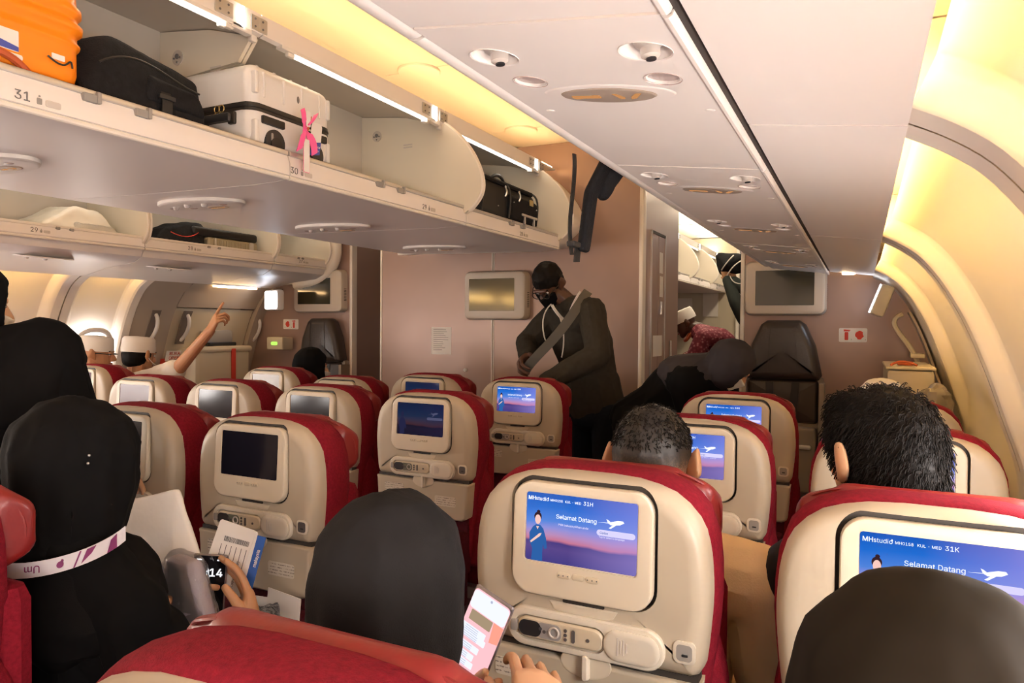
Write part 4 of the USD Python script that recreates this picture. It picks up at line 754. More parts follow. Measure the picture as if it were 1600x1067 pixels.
# black trolley bag in the last bin
t = thing('trolley_bag', 'black soft-sided trolley bag with metal pulls in the last centre bin', 'suitcase', (-1.735, 3.12, 1.909))
obj('body', crumple(soft(rbox(-.42, 0, 0, .76, 0, .215, .05, 3), .03, 2), .004, 12), M['blackcase'], t, smooth=60)
obj('front_pocket', soft(rbox(-.10, .022, .36, .74, .02, .165, .03, 3), .03, 2), M['blackcloth'], t); obj('piping', [tube(spline([(.012, y, .03), (.02, y, .10), (.006, y, .20), (-.06, y, .222)], 12), .006, 8) for y in (.05, .36, .72)], M['zip'], t)
obj('top_flap', rbox(-.30, .004, .06, .70, .195, .222, .012), M['blackcloth'], t); obj('top_handle', tube(spline([(-.06, .26, .215), (-.05, .30, .25), (-.05, .40, .25), (-.06, .44, .215)], 14), .009, 8), M['dark'], t)
for y in (.30, .47): obj('zipper_pull', [tube(spline([(.016, y, .19), (.026, y+.006, .165), (.022, y-.004, .135)], 8), .0045, 6), mv(trimesh.creation.torus(.007, .002, major_sections=14, minor_sections=6), (.022, y, .185), ry=90)], M['alu'], t)
obj('name_plate', [on_x(plate(rrect(.05, .034, .003, 2), [(0, 0), (0, .003)]), .63, .15, .021)], M['gold'], t, smooth=False)
obj('telescopic_handle', [rbox(.015, .032, .50, .70, .06, .075, .005), rbox(.015, .03, .53, .545, .02, .07, .004), rbox(.015, .03, .655, .67, .02, .07, .004)], M['alu'], t)
each('rivet', [mv(tm(hull(ball((0, 0, 0), .004))), p) for p in ((.024, .40, .12), (.024, .70, .12), (.005, .25, .08))], M['alu'], t)
# strap hanging out of the right bin
t = thing('bag_strap', 'black padded backpack strap dangling from the right overhead bin', 'strap', (-.605, 1.62, 1.72))
obj('padded_strap', soft(hull(np.vstack([ball((-.010, .02, -.17), .010), ball((-.010, .055, -.17), .010), ball((-.008, .06, -.03), .011), ball((-.008, .10, -.03), .011)]))+hull(np.vstack([ball((-.008, .06, -.03), .011), ball((-.008, .10, -.03), .011), ball((.02, .10, .055), .011), ball((.02, .145, .055), .011)])), .008, 3), M['blackcloth'], t, smooth=60)
obj('webbing', ribbon(spline([(-.018, -.012, .05), (-.022, -.002, -.01), (-.024, -.018, -.10), (-.022, -.01, -.19)], 16), (0, 1, .1), .020, .003), M['blackcase'], t)
obj('ladder_buckle', rbox(-.030, -.008, -.03, .045, -.172, -.158, .004), M['dark'], t); obj('loose_end', ribbon([(-.018, .018, -.165), (-.020, .016, -.205)], (0, 1, .1), .034, .004), M['blackcase'], t)
obj('bag_corner', crumple(soft(hull(np.vstack([ball((.0, .13, .02), .020), ball((.0, .15, -.02), .018), ball((.03, .17, .04), .02)])), .008, 2), .003, 40), M['blackcloth'], t, smooth=60)
# left bins
t = thing('plastic_bag', 'white plastic bag with crinkled clear wrap in the left bin', 'bag', (-4.06, 2.36, 1.845))
b = hull(np.vstack([ball(p, .03) for p in ((0, .06, .03), (0, .47, .03), (-.3, .06, .03), (-.3, .48, .03), (-.05, .26, .15), (-.06, .40, .15), (-.25, .25, .16), (-.25, .42, .16))]))
M['bagwhite'] = mat('bag_white', (.72, .68, .60), .45); obj('bag', crumple(soft(b, .02, 3), .014, 11, 9), M['bagwhite'], t, smooth=40)
obj('clear_wrap', crumple(soft(rbox(-.06, .035, .22, .49, 0, .085, .03, 3), .012, 2), .012, 28, 2), M['plastic'], t, smooth=25)
t = thing('duffel_bag', 'shapeless black bag beside the silver case in the left bin', 'bag', (-4.03, 3.08, 1.845))
b = hull(np.vstack([ball(p, .03) for p in ((0, .03, .03), (0, .36, .03), (-.3, .03, .03), (-.3, .36, .03), (-.03, .10, .10), (-.05, .30, .155), (-.06, .40, .165), (-.25, .3, .16))])); obj('body', crumple(soft(b, .02, 3), .010, 11, 4), M['blackcloth'], t, smooth=60)
obj('red_cord', tube(spline([(.012, .12, .10), (.028, .22, .08), (.02, .33, .12)], 10), .003, 6), M['red'], t)
t = thing('suitcase', 'black and silver ribbed suitcase lying in the left bin', 'suitcase', (-4.02, 3.50, 1.845))
obj('lower_shell', rbox(-.40, 0, 0, .45, 0, .105, .02, 3), M['silvercase'], t); obj('upper_shell', rbox(-.40, -.003, -.12, .45, .105, .165, .02, 3), M['blackcase'], t)
each('rib', [rbox(-.38, .004, .04+.022*k, .052+.022*k, .02, .09, .004) for k in range(17)], M['silvercase'], t); obj('corner', [rbox(-.03, .008, .36, .40, .01, .10, .006), rbox(-.03, .008, .05, .065, .01, .10, .006)], M['alu'], t)
# papers in the pocket of the nearest black-screened seat
t = thing('safety_leaflet', 'white leaflets in the seat pocket behind the crinkled plastic', 'leaflet', (-1.346, 1.372, .61)); obj('sheet', mv(box(-.085, .085, -.001, .001, -.06, .045), ry=-4), M['tagwhite'], t, smooth=False); obj('second_sheet', mv(box(-.02, .09, -.004, -.002, -.06, .07), ry=6), M['paper'], t, smooth=False)
obj('print', [mv(stand(text('A330-300', .010), -.03, -.0045, .012), ry=-4), mv(stand(text('Safety on board', .006), -.03, -.0045, .0), ry=-4)], M['ink'], t, smooth=False)
t = thing('headset_bag', 'crinkled clear plastic packet stuck in the seat pocket', 'packet', (-1.34, 1.355, .60)); obj('film', crumple(soft(hull(np.vstack([ball(p, .008) for p in ((-.05, 0, -.04), (.05, 0, -.04), (-.03, -.01, .03), (.02, 0, .045))])), .006, 1), .010, 45, 2), M['plastic'], t, smooth=20)
# boarding passes, phones, blanket and pillow in front of the woman with the lanyard
t = thing('boarding_pass', 'cream boarding pass stubs with a blue edge held up by the lanyard woman', 'boarding pass', (-1.309, 1.205, .806), (0, 15, 26))
M['bluecard'] = mat('blue_card', (.03, .12, .46), .5)
obj('blue_folder', mv(box(-.046, .062, .0015, .003, -.075, .073), (0, 0, 0)), M['bluecard'], t, smooth=False); obj('card', plate(rrect(.092, .160, .006, 3, -.004, .002), [(0, 0), (0, .0008)], 'y'), M['tagwhite'], t, smooth=False); obj('second_card', mv(plate(rrect(.088, .155, .006, 3, -.012, .008), [(0, 0), (0, .0008)], 'y'), (0, -.0015, 0), ry=4), M['paper'], t, smooth=False)
rng = np.random.RandomState(5); xx, bars = -.030, []
while xx < .028: w = rng.choice([.0008, .0014, .0022]); bars.append(box(xx, xx+w, -.0029, -.0025, .042, .054)); xx += w+rng.choice([.0008, .0012])
obj('barcode', bars, M['ink'], t, smooth=False)
each('printing', [box(-.034+.012*k, -.0325+.012*k, -.0029, -.0025, .02-h, .034) for k, h in enumerate((.05, .03, .06, .04, .055, .035))]+[mv(stand(text('BOARDING PASS', .006), 0, 0, 0), (.018, -.0026, -.03), ry=-90)], M['ink'], t, smooth=False)
obj('folder_word', mv(stand(text('malaysia', .0075, bold=True), 0, 0, 0), (.0565, .0012, .02), ry=-90), M['tagwhite'], t, smooth=False)
M['phoneglass'] = mat('phone_black_glass', (.006, .006, .008), .08); M['phonewhite'] = glow('phone_digits', (.9, .92, .95), (1.0)*K_SCREEN); M['phonecase'] = mat('phone_rim', (.30, .27, .28), .3, metal=.6)
t = thing('phone', 'black phone with white clock digits held before the boarding passes', 'phone', (-1.345, 1.172, .768), (0, 4, 30))
obj('body', rbox(-.038, .038, -.004, .004, -.078, .058, .0038, 3), M['phonecase'], t); obj('display', plate(rrect(.071, .130, .008, 4, 0, -.010), [(0, 0), (0, .0046)], 'y'), M['phoneglass'], t, smooth=False)
obj('clock', stand(text('9:14', .018, bold=True), .004, -.0047, .008), M['phonewhite'], t, smooth=False); obj('status', [stand(flatpoly(rrect(w, .003, .001, 2, x, z)), y=-.0047) for w, x, z in ((.012, -.024, .046), (.012, .022, .046), (.030, .004, -.016), (.034, .002, -.022), (.022, -.004, -.028))], M['phonewhite'], t, smooth=False)
t = thing('pillow', 'white folded pillow sheet leaning between the lanyard woman and the seat', 'pillow', (-1.42, 1.13, .80), (0, 0, 0))
b = hull(np.vstack([ball(p, .012) for p in ((-.17, .02, .115), (-.045, .05, .15), (.115, .03, -.13), (.03, -.03, -.16), (-.15, -.04, -.10))])); M['linen'] = mat('white_linen', (.80, .78, .76), .8, bump=.1, bscale=60); obj('linen', crumple(soft(b, .014, 3), .006, 9, 8), M['linen'], t, smooth=60)
t = thing('wrapped_blanket', 'blanket in shiny clear plastic wrap on the lanyard woman lap', 'blanket', (-1.345, 1.11, .745))
b = hull(np.vstack([ball(p, .03) for p in ((-.05, .02, .055), (-.01, .02, .05), (.04, .01, -.05), (-.02, 0, -.09), (.03, 0, -.08))])); M['blanket'] = mat('grey_blanket', (.42, .36, .42), .9); obj('blanket_roll', soft(b, .012, 2), M['blanket'], t); obj('wrap', crumple(mv(soft(b, .007, 2), s=1.13), .006, 38, 2), M['plastic'], t, smooth=20)
# chat phone of the front woman
t = thing('phone', 'large phone with a pink and white chat screen held by the front woman', 'phone', (-.538, .985, .858), (-8, 20, -6))
obj('body', rbox(-.037, .037, -.004, .004, -.10, .083, .0038, 3), M['phonecase'], t)
M['chatwhite'] = glow('chat_white', (.74, .77, .92), (.95)*K_SCREEN); M['chatpink'] = glow('chat_pink', (.90, .46, .50), (.95)*K_SCREEN); M['chatred'] = glow('chat_red', (.95, .30, .22), (.95)*K_SCREEN); M['chatbrown'] = glow('chat_photo', (.34, .25, .16), (.9)*K_SCREEN); M['chatblue'] = glow('chat_text', (.45, .48, .62), (.8)*K_SCREEN)
d = obj('display', plate(rrect(.070, .174, .007, 4, 0, -.008), [(0, 0), (0, .0046)], 'y'), M['chatpink'], t, smooth=False)
def dp(nm, o, mt, lift=.0047): obj(nm, stand(flatpoly(o, .0002), y=-lift), M[mt], d, smooth=False)
dp('header', rrect(.069, .030, .006, 3, 0, .062), 'chatwhite'); dp('red_glow', [(.016, .046), (.035, .046), (.035, .018), (.020, .014)], 'chatred'); dp('photo', rrect(.042, .017, .001, 1, -.006, .037), 'chatbrown', .0049); dp('camera_hole', ell(.0022, .0022, 10, 0, .072), 'chatblue', .005)
for k, (w, z) in enumerate(((.046, .016), (.050, .006), (.044, -.010), (.040, -.024), (.044, -.036), (.046, -.050), (.052, -.064), (.05, -.08))):
    dp('message', rrect(w, .0105, .0015, 2, -.034+w/2, z), 'chatwhite', .0049)
    obj('message_text', [stand(flatpoly(rrect(w*.55, .0008, .0002, 1, -.034+w*.42, z+dz), .0002), y=-.0053) for dz in (.0025, -.001, -.004)], M['chatblue'], d, smooth=False)
# box and bag by the right bulkhead
t = thing('storage_box', 'cream floor-standing stowage box in the right corner by the bulkhead', 'box', (.18, 3.98, 0)); obj('body', rbox(-.07, .13, -.15, .45, 0, 1.165, .02), M['cream'], t); obj('lid', rbox(-.075, .135, -.155, .455, 1.165, 1.18, .006), M['cream'], t); obj('red_items', [tube(spline([(-.05, -.10, 1.185), (0, -.06, 1.20), (.06, -.08, 1.185)], 8), .006, 6), rbox(-.02, .05, -.02, .03, 1.18, 1.20, .006)], M['orangestrap'], t)
t = thing('wrapped_bundle', 'crinkled dark plastic bundle wedged by the right sidewall', 'bundle', (.275, 3.35, 0)); M['smoke'] = mat('smoky_plastic', (.24, .20, .14), .12); obj('bundle', crumple(soft(hull(np.vstack([ball((0, 0, z), r) for z, r in ((.1, .08), (.95, .07), (1.08, .055))])), .02, 2), .022, 30, 4), M['smoke'], t, smooth=25)
# ================================================================ PEOPLE
M['skin'] = mat('skin_tan', (.50, .25, .125), .5, sss=.15); M['skinlight'] = mat('skin_light', (.60, .33, .19), .5, sss=.15); M['skindark'] = mat('skin_dark', (.085, .036, .020), .45, sss=.1)
M['eye'] = mat('eye_white', (.6, .58, .55), .2); M['lips'] = mat('lips', (.30, .10, .08), .5)
M['hijab'] = mat('black_scarf', (.006, .0057, .006), .85, noise=.15, nscale=12, spec=.10, bump=.12, bscale=500)
M['hijabgrey'] = mat('charcoal_scarf', (.014, .013, .0135), .85, noise=.15, nscale=12, spec=.10, bump=.12, bscale=500)
M['hijabbrown'] = mat('brown_black_scarf', (.015, .0115, .008), .85, noise=.12, nscale=10, spec=.10)
M['scarfgrey'] = mat('slate_scarf', (.045, .040, .045), .85, noise=.12, nscale=14, spec=.10)
M['robe'] = mat('black_robe', (.0055,.0055,.006), .88, noise=.15, nscale=10, spec=.10, bump=.12, bscale=500)
M['hoodie'] = mat('grey_hoodie', (.042, .036, .028), .9, noise=.12, nscale=40, bump=.2, bscale=420, spec=.1)
M['jeans'] = mat('dark_jeans', (.013, .016, .022), .85, noise=.2, nscale=90, bump=.2, bscale=500, spec=.1)
M['cord'] = mat('white_cord', (.62, .58, .52), .8); M['mask'] = mat('black_mask', (.008, .0075, .008), .8, spec=.1)
M['hair'] = mat('black_hair', (.007, .0052, .0042), .55, noise=.4, nscale=60, spec=.12); M['cap'] = mat('white_cap', (.74, .70, .64), .75, bump=.1, bscale=200)
M['tan'] = mat('tan_jacket', (.80, .56, .30), .8, noise=.06, nscale=8, bump=.15, bscale=300); M['blackjacket'] = mat('dark_jacket', (.012, .0115, .0125), .6, spec=.2)
M['whitecloth'] = mat('white_shirt', (.72, .69, .64), .75); M['batik'] = usdkit.material(stage, f'{LOOKS}/red_batik', {'tc': ('texture_coordinate', {}), 'v': ('voronoi_texture', dict(scale=38.0)), 'rp': ('rgb_ramp', {'ramp': [(.1, (.42, .20, .20)), (.40, (.20, .02, .04)), (.7, (.13, .010, .025))]}), 'p': ('principled_bsdf', dict(roughness=.75))}, [('tc.object', 'v.vector'), ('v.distance', 'rp.fac'), ('rp.color', 'p.base_color')], surface='p.BSDF')
M['strapgrey'] = mat('grey_webbing', (.10, .092, .078), .8); M['glasses'] = mat('spectacle_frame', (.02, .018, .016), .3); M['lens2'] = M['plastic']
V = lambda *a: np.array(a, float)
def unit(v): v = np.asarray(v, float); return v/(np.linalg.norm(v)+1e-12)
def chain(*nodes):
    return [hull(np.vstack([ball(a[0], a[1]), ball(b[0], b[1])])) for a, b in zip(nodes[:-1], nodes[1:])]
def union(ms): return m3.Manifold.batch_boolean([m for m in ms], m3.OpType.Add)
def skinmesh(ms, edge=.014, it=8):
    m = tm(union(ms).refine_to_length(edge)); trimesh.smoothing.filter_taubin(m, iterations=it); return m
def frame(fwd, roll=0):
    f = unit(fwd); r = unit(np.cross(f, (0, 0, 1))); u = np.cross(r, f)
    if roll: r, u = r*math.cos(roll)+u*math.sin(roll), u*math.cos(roll)-r*math.sin(roll)
    return r, f, u
def head_parts(c, fwd, s=1.0, roll=0, ears=True):
    """skull, jaw, nose, ears around the head centre c; fwd is where the face looks"""
    r, f, u = frame(fwd, roll); B = np.stack([r, f, u]); w = lambda pts: np.asarray(pts)@B*s+np.asarray(c)
    ms = [hull(w(np.vstack([ball((0, -.012, .025), (.074, .094, .088)), ball((0, .030, -.045), (.055, .050, .045)), ball((0, .060, -.088), .020)])))]
    ms += [hull(w(np.vstack([ball((0, .082, .012), .009), ball((0, .103, -.026), .012), ball((.014, .088, -.032), .009), ball((-.014, .088, -.032), .009)])))]
    ms += [hull(w(np.vstack([ball((.03, .080, .022), .010), ball((-.03, .080, .022), .010), ball((0, .086, .018), .009)])))]
    if ears:
        for k in (-1, 1): ms.append(hull(w(np.vstack([ball((k*.073, .005, -.026), .009), ball((k*.088, -.012, .024), (.006, .013, .014)), ball((k*.094, -.022, -.002), (.006, .013, .016)), ball((k*.074, .002, .014), .008)]))))
    return ms, w
def face(t, w, m='eye', lips=True):
    each('eye', [tm(hull(w(ball((k*.030, .078, .006), (.012, .008, .007))))) for k in (-1, 1)], M['eye'], t); each('pupil', [tm(hull(w(ball((k*.030, .0845, .006), (.005, .003, .005))))) for k in (-1, 1)], M['dark'], t)
    each('eyebrow', [tm(hull(w(np.vstack([ball((k*.016, .087, .024), .0035), ball((k*.042, .080, .026), .0035)])))) for k in (-1, 1)], M['hair'], t)
    if lips: obj('lips', tm(hull(w(np.vstack([ball((-.018, .078, -.058), .005), ball((.018, .078, -.058), .005), ball((0, .086, -.057), .007)])))), M['lips'], t)
def hand(wr, fwd, back, side, curl=(.35, .5, .45), thumb=(.5, .3), s=1.0, per=None, spread=.06):
    """five fingers on a palm. wr wrist, fwd along the palm, back out of the back of the hand, side +1 right / -1 left. per: curls of index..little"""
    f = unit(fwd); n = unit(np.asarray(back)-f*np.dot(back, f)); a = np.cross(f, n)*side     # a points to the little finger
    P = lambda x, y, z: np.asarray(wr)+s*(a*x+f*y+n*z)
    ms = [hull(np.vstack([ball(P(-.016, .0, 0), .019*s), ball(P(.016, 0, 0), .018*s), ball(P(-.028, .082, .002), .0125*s), ball(P(.030, .074, .0), .011*s), ball(P(0, .085, .004), .0125*s), ball(P(-.022, .03, -.010), .017*s)]))]
    for k, (x, y, L, R) in enumerate(((-.029, .084, .96, .0092), (-.009, .089, 1.06, .0094), (.011, .085, .98, .0089), (.030, .076, .78, .0080))):
        c3 = per[k] if per else curl; p = P(x, y, .001); ang = 0; sp = (k-1.4)*spread; nodes = [(P(x*.9, y-.02, .0), R*s*1.1), (p, R*s*1.08)]
        for j, ln in enumerate((.044, .027, .021)):
            ang += c3[j]; d = (f*math.cos(sp)+a*math.sin(sp))*math.cos(ang)-n*math.sin(ang); p = p+d*ln*L*s; nodes.append((p, R*s*(1-.09*(j+1))))
        ms += chain(*nodes)
    t1, t2 = thumb; p0 = P(-.022, .018, -.008); d = unit(-a*math.sin(t1+.35)+f*math.cos(t1+.35)-n*.35); p1 = p0+d*.042*s; d2 = unit(d+f*t2*.4-n*t2*.5+a*t2*.4); p2 = p1+d2*.033*s; d3 = unit(d2-n*t2*.4+a*t2*.5); p3 = p2+d3*.025*s
    return ms+chain((p0, .0145*s), (p1, .0120*s), (p2, .0102*s), (p3, .0085*s))
def J_seated(x, y, top, yaw=0, s=1.0):
    """joints of a person sitting upright, facing +Y"""
    J = dict(head=(x, y, top-.115), neck=(x, y-.035, top-.26), chest=(x, y+.01, top-.42), waist=(x, y+.015, top-.62), pelvis=(x, y+.04, max(.575, top-.74)))
    for k, n in ((-1, 'L'), (1, 'R')):
        J.update({'sh'+n: (x+k*.165, y-.01, top-.335), 'el'+n: (x+k*.215, y+.03, top-.60), 'wr'+n: (x+k*.11, y+.23, top-.585), 'hip'+n: (x+k*.09, y+.05, .565), 'kn'+n: (x+k*.11, y+.40, .515), 'an'+n: (x+k*.11, y+.36, .10), 'to'+n: (x+k*.12, y+.50, .045)})
    J = {k: V(*v) for k, v in J.items()}; J['face'] = V(-math.sin(yaw), math.cos(yaw), -.08); return J
def body_parts(J, hands=True, legs=True, g=0.0, neck=.052, arms=('L', 'R'), waist=1.0):
    r = lambda v: tuple(np.asarray(v)+g) if np.ndim(v) else v+g
    ms = chain((J['chest'], r((.150*waist, .105, .12))), (J['waist'], r((.125*waist, .10, .10))), (J['pelvis'], r((.155*waist, .115, .10))))
    ms.append(hull(np.vstack([ball(J['chest']+V(0, 0, .05), r((.12, .08, .06)))]+[ball(J['sh'+n], r(.052)) for n in 'LR']+[ball(J['neck']+V(0, 0, -.03), r(.056))])))
    for n in arms: ms += chain((J['sh'+n], r(.054)), (J['el'+n], r(.042)), (J['wr'+n], r(.029)))
    if legs:
        for n in 'LR':
            ms += chain((J['hip'+n], r(.085)), (J['kn'+n], r(.058)), (J['an'+n], r(.040)))
            if not g: ms += chain((J['an'+n], .040), (J['to'+n], .032))
    return ms
def person(label, J, skin, group=None, ears=True, show_face=True, hands=None, s=1.0, roll=0):
    t = thing('person', label, 'person', group=group)
    ms, w = head_parts(J['head'], J['face'], s, roll, ears); q = min(s, 1)
    ms += chain((J['head']+V(0, -.0, -.03)-unit(J['face'])*.022, .054*q), (J['neck'], .056*q), (J['neck']+V(0, 0, -.05), .06*q))+body_parts(J)
    if hands: ms += hands
    else:
        for n, sd in (('L', -1), ('R', 1)): ms += hand(J['wr'+n], J['wr'+n]-J['el'+n]+V(0, 0, -.02), V(0, 0, 1), sd)
    obj('body', skinmesh(ms, .016, 6), M[skin], t, smooth=True)
    if show_face: face(t, w)
    return t, w
def robe_mesh(J, g=.016, arms=('L', 'R'), skirt=True, seed=1, amp=.008, edge=.018, extra=()):
    ms = body_parts(J, g=g, legs=not skirt, arms=arms)+list(extra)
    if skirt: ms.append(hull(np.vstack([ball(J['pelvis'], (.18, .13, .10))]+[ball(J['kn'+n], .072) for n in 'LR']))); ms.append(hull(np.vstack([ball(J['kn'+n], .072) for n in 'LR']+[ball(J['an'+n]+V(0, 0, .02), .075) for n in 'LR'])))
    return crumple(skinmesh(ms, edge, 8), amp, 9, seed, (1, 1, .35))
def scarf_mesh(J, nodes, seed=2, amp=.006, edge=.013, face_cut=True, it=10, stretch=(1.6, 1.6, .45)):
    """a head scarf: hulls of ellipsoids from crown to shoulders, opened in front of the face"""
    ms = []
    for grp in nodes: ms.append(hull(np.vstack([ball(p, r) for p, r in grp])))
    m = union(ms)
    if face_cut:
        f = unit(J['face']); c = J['head']; m = m-hull(np.vstack([ball(c+f*.10+V(0, 0, -.01), (.062, .062, .080)), ball(c+f*.20+V(0, 0, -.01), (.07, .07, .085))]))
    m = tm(m.refine_to_length(edge)); trimesh.smoothing.filter_taubin(m, iterations=it); return crumple(m, amp, 13, seed, stretch)
def std_scarf(J, k=1.0, drop=.0):
    h = J['head']; f = unit(J['face']); n = J['neck']
    return [[(h+V(0, 0, .018)-f*.012, (.100*k, .116*k, .108*k)), (h+V(0, 0, -.055)-f*.012, (.094*k, .108*k, .09))], [(h+V(0, 0, -.055)-f*.012, (.094*k, .108*k, .09)), (n+V(0, 0, .0)+f*.005, (.098, .092, .07))],
            [(n+V(0, 0, .0)+f*.005, (.098, .092, .07)), (J['shL']+V(.05, 0, .008), .066), (J['shR']+V(-.05, 0, .008), .066), (J['chest']+V(0, -.05, .06), (.13, .06, .09)), (J['chest']+f*.07, (.12, .06, .09))]]
def strands(name, m, mt, t, n, length, seed, down=.4, rad=.0006, keep=None, swirl=0):
    rng = np.random.RandomState(seed); m = tm(m); m = trimesh.Trimesh(m.vertices, m.faces)
    p, fi = trimesh.sample.sample_surface(m, n, seed=seed); nr = m.face_normals[fi]
    if keep is not None: q = keep(p); p, nr = p[q], nr[q]
    d = nr*.55+V(0, 0, -down)+rng.normal(0, .22, p.shape)+swirl*np.cross(nr, (0, 0, 1)); d /= np.linalg.norm(d, axis=1, keepdims=True)
    L = length*rng.uniform(.6, 1.2, (len(p), 1)); c = np.stack([p-nr*.003, p+d*L*.4, p+d*L*.8+nr*L*-.05, p+(d+V(0, 0, -.5*down))*L], 1)
    bc = UsdGeom.BasisCurves.Define(stage, numbered(ppath(t), name)); bc.CreateTypeAttr('linear'); bc.CreatePointsAttr([Gf.Vec3f(*map(float, q)) for q in c.reshape(-1, 3)]); bc.CreateCurveVertexCountsAttr([4]*len(c)); bc.CreateWidthsAttr([float(rad*2)]*len(c)*4); bc.SetWidthsInterpolation('vertex')
    UsdShade.MaterialBindingAPI.Apply(bc.GetPrim()).Bind(M[mt]); data(bc.GetPrim(), kind='stuff')
# --- A: the woman in the charcoal scarf right in front, holding the chat phone
J = J_seated(-.499, .70, 1.167); J['elL'] = V(-.68, .68, .70); J['wrL'] = V(-.60, .90, .72); J['elR'] = V(-.215, .72, .70); J['wrR'] = V(-.395, .905, .782)
hA = hand(J['wrR'], V(-.30, .62, .56), V(.35, -.25, .85), 1, per=[(.50, .55, .35), (.70, .85, .55), (.75, .95, .6), (.7, .9, .6)], thumb=(.30, .35), s=1.0)+hand(J['wrL'], V(.55, .75, .35), V(-.6, .2, -.5), -1, curl=(.5, .6, .4), thumb=(.7, .3))
t, w = person('woman in a charcoal scarf seen from behind, tapping the pink chat phone', J, 'skinlight', hands=hA, s=.82, ears=False)
obj('robe', robe_mesh(J, seed=3), M['robe'], t, smooth=True)
h = J['head']; f = unit(J['face'])
obj('scarf', scarf_mesh(J, [[(h+V(.0, -.004, .012), (.089, .108, .102)), (h+V(.0, -.006, -.07), (.090, .104, .09))], [(h+V(0, -.006, -.07), (.090, .104, .09)), (h+V(-.012, -.01, -.19), (.080, .090, .07))], [(h+V(-.016, -.01, -.19), (.078, .090, .07)), (J['shL']+V(.05, 0, .0), .07), (J['shR']+V(-.05, 0, .0), .07), (J['chest']+V(0, -.05, .05), (.14, .06, .10)), (J['chest']+V(0, .07, .02), (.12, .06, .09))]], seed=5, amp=.009, stretch=(2.4, 2.4, .3)), M['hijabgrey'], t, smooth=True)
# --- B: the woman with the lanyard
J = J_seated(-1.405, .905, 1.212); J['shR'] += V(0, 0, -.07); J['shL'] += V(0, 0, -.07); J['elR'] = V(-1.25, .94, .60); J['wrR'] = V(-1.232, 1.20, .655); J['elL'] = V(-1.70, .95, .66); J['wrL'] = V(-1.44, 1.07, .70)
hB = hand(J['wrR'], V(-.42, .10, .88), V(.5, .85, .15), 1, per=[(.15, .3, .2), (.18, .3, .2), (.2, .35, .2), (.25, .4, .2)], thumb=(-.15, .1), s=1.02)+hand(J['wrL'], V(.55, .6, .5), V(-.5, -.6, .4), -1, per=[(.15, .35, .25), (.5, .9, .5), (.6, .9, .6), (.6, .9, .6)])
t, w = person('woman in a black scarf with a white and purple lanyard across her neck', J, 'skin', hands=hB, s=.92, ears=False)
obj('robe', robe_mesh(J, g=.022, seed=7, amp=.011, edge=.015, arms=('L',), extra=chain((J['shR'], .075), (J['elR'], .066))+[hull(np.vstack([ball((-1.245, .93, .735), .085), ball((-1.62, .87, .735), .095), ball((-1.215, .97, .60), .085), ball((-1.64, .90, .58), .10), ball(J['chest']+V(0, -.03, 0), (.14, .10, .10))]))]), M['robe'], t, smooth=True)
h = J['head']
obj('scarf', scarf_mesh(J, [[(h+V(0, -.012, .012), (.112, .122, .104)), (h+V(.0, -.014, -.075), (.110, .120, .09))], [(h+V(0, -.014, -.075), (.110, .120, .09)), (h+V(.0, -.022, -.165), (.098, .098, .04))], [(J['neck']+V(0, .0, -.035), (.10, .09, .05)), (J['shL']+V(.02, 0, .0), .074), (J['shR']+V(-.02, 0, .0), .074), (J['chest']+V(0, -.08, .0), (.17, .07, .10)), (J['chest']+V(0, .08, .02), (.13, .06, .10))]], seed=8, amp=.012, edge=.012, stretch=(1.5, 1.5, .3)), M['hijab'], t, smooth=True)
def lany(z): return None
P = spline([(-1.540, .865, .928), (-1.495, .785, .915), (-1.405, .752, .909), (-1.315, .785, .916), (-1.275, .862, .934), (-1.272, .91, .952)], 30)
M['lanwhite'] = mat('lanyard_white', (.72, .70, .76), .6); M['purple'] = mat('lanyard_purple', (.22, .03, .14), .6)
ly = obj('lanyard', ribbon(P, (0, 0, 1), .028, .002), M['lanwhite'], t, smooth=60, label='white lanyard with a purple flower emblem and stripes')
def along(k, dz): i = int(k*(len(P)-1)); d = unit(P[min(i+1, 29)]-P[max(i-1, 0)]); return P[i]+V(0, 0, dz)+np.cross(d, (0, 0, 1))*.0022, d
def put_on(nm, m, k, mt, dz=0, rot=0):
    p, d = along(k, dz); n = np.cross(d, (0, 0, 1)); m = mv(m, rz=rot); v = m.vertices; m.vertices = p+v[:, :1]*d+v[:, 1:2]*V(0, 0, 1)+v[:, 2:]*n; obj(nm, m, M[mt], ly, smooth=False)
put_on('letters', text('Um', .013), .655, 'purple', .007, 180)
put_on('emblem', cat_([flatpoly(ell(.0058, .0062, 12)), flatpoly([(-.001, .004), (.003, .010), (.006, .007), (.004, .002)])]), .735, 'purple'); 
put_on('stripe', flatpoly([(-.010, -.013), (-.007, -.013), (.004, .013), (.001, .013)]), .80, 'purple'); put_on('stripe', flatpoly([(-.012, -.010), (.006, .002), (.014, .013), (-.002, .012)]), .845, 'purple'); put_on('stripe', flatpoly([(-.012, -.013), (.008, -.013), (.008, .013), (-.004, .008)]), .95, 'purple')
each('scarf_pin', [tm(hull(ball(p, .0028))) for p in (h+V(.045, -.09, .072), h+V(.105, -.048, .012), h+V(.108, -.052, -.002))], M['alu'], t)
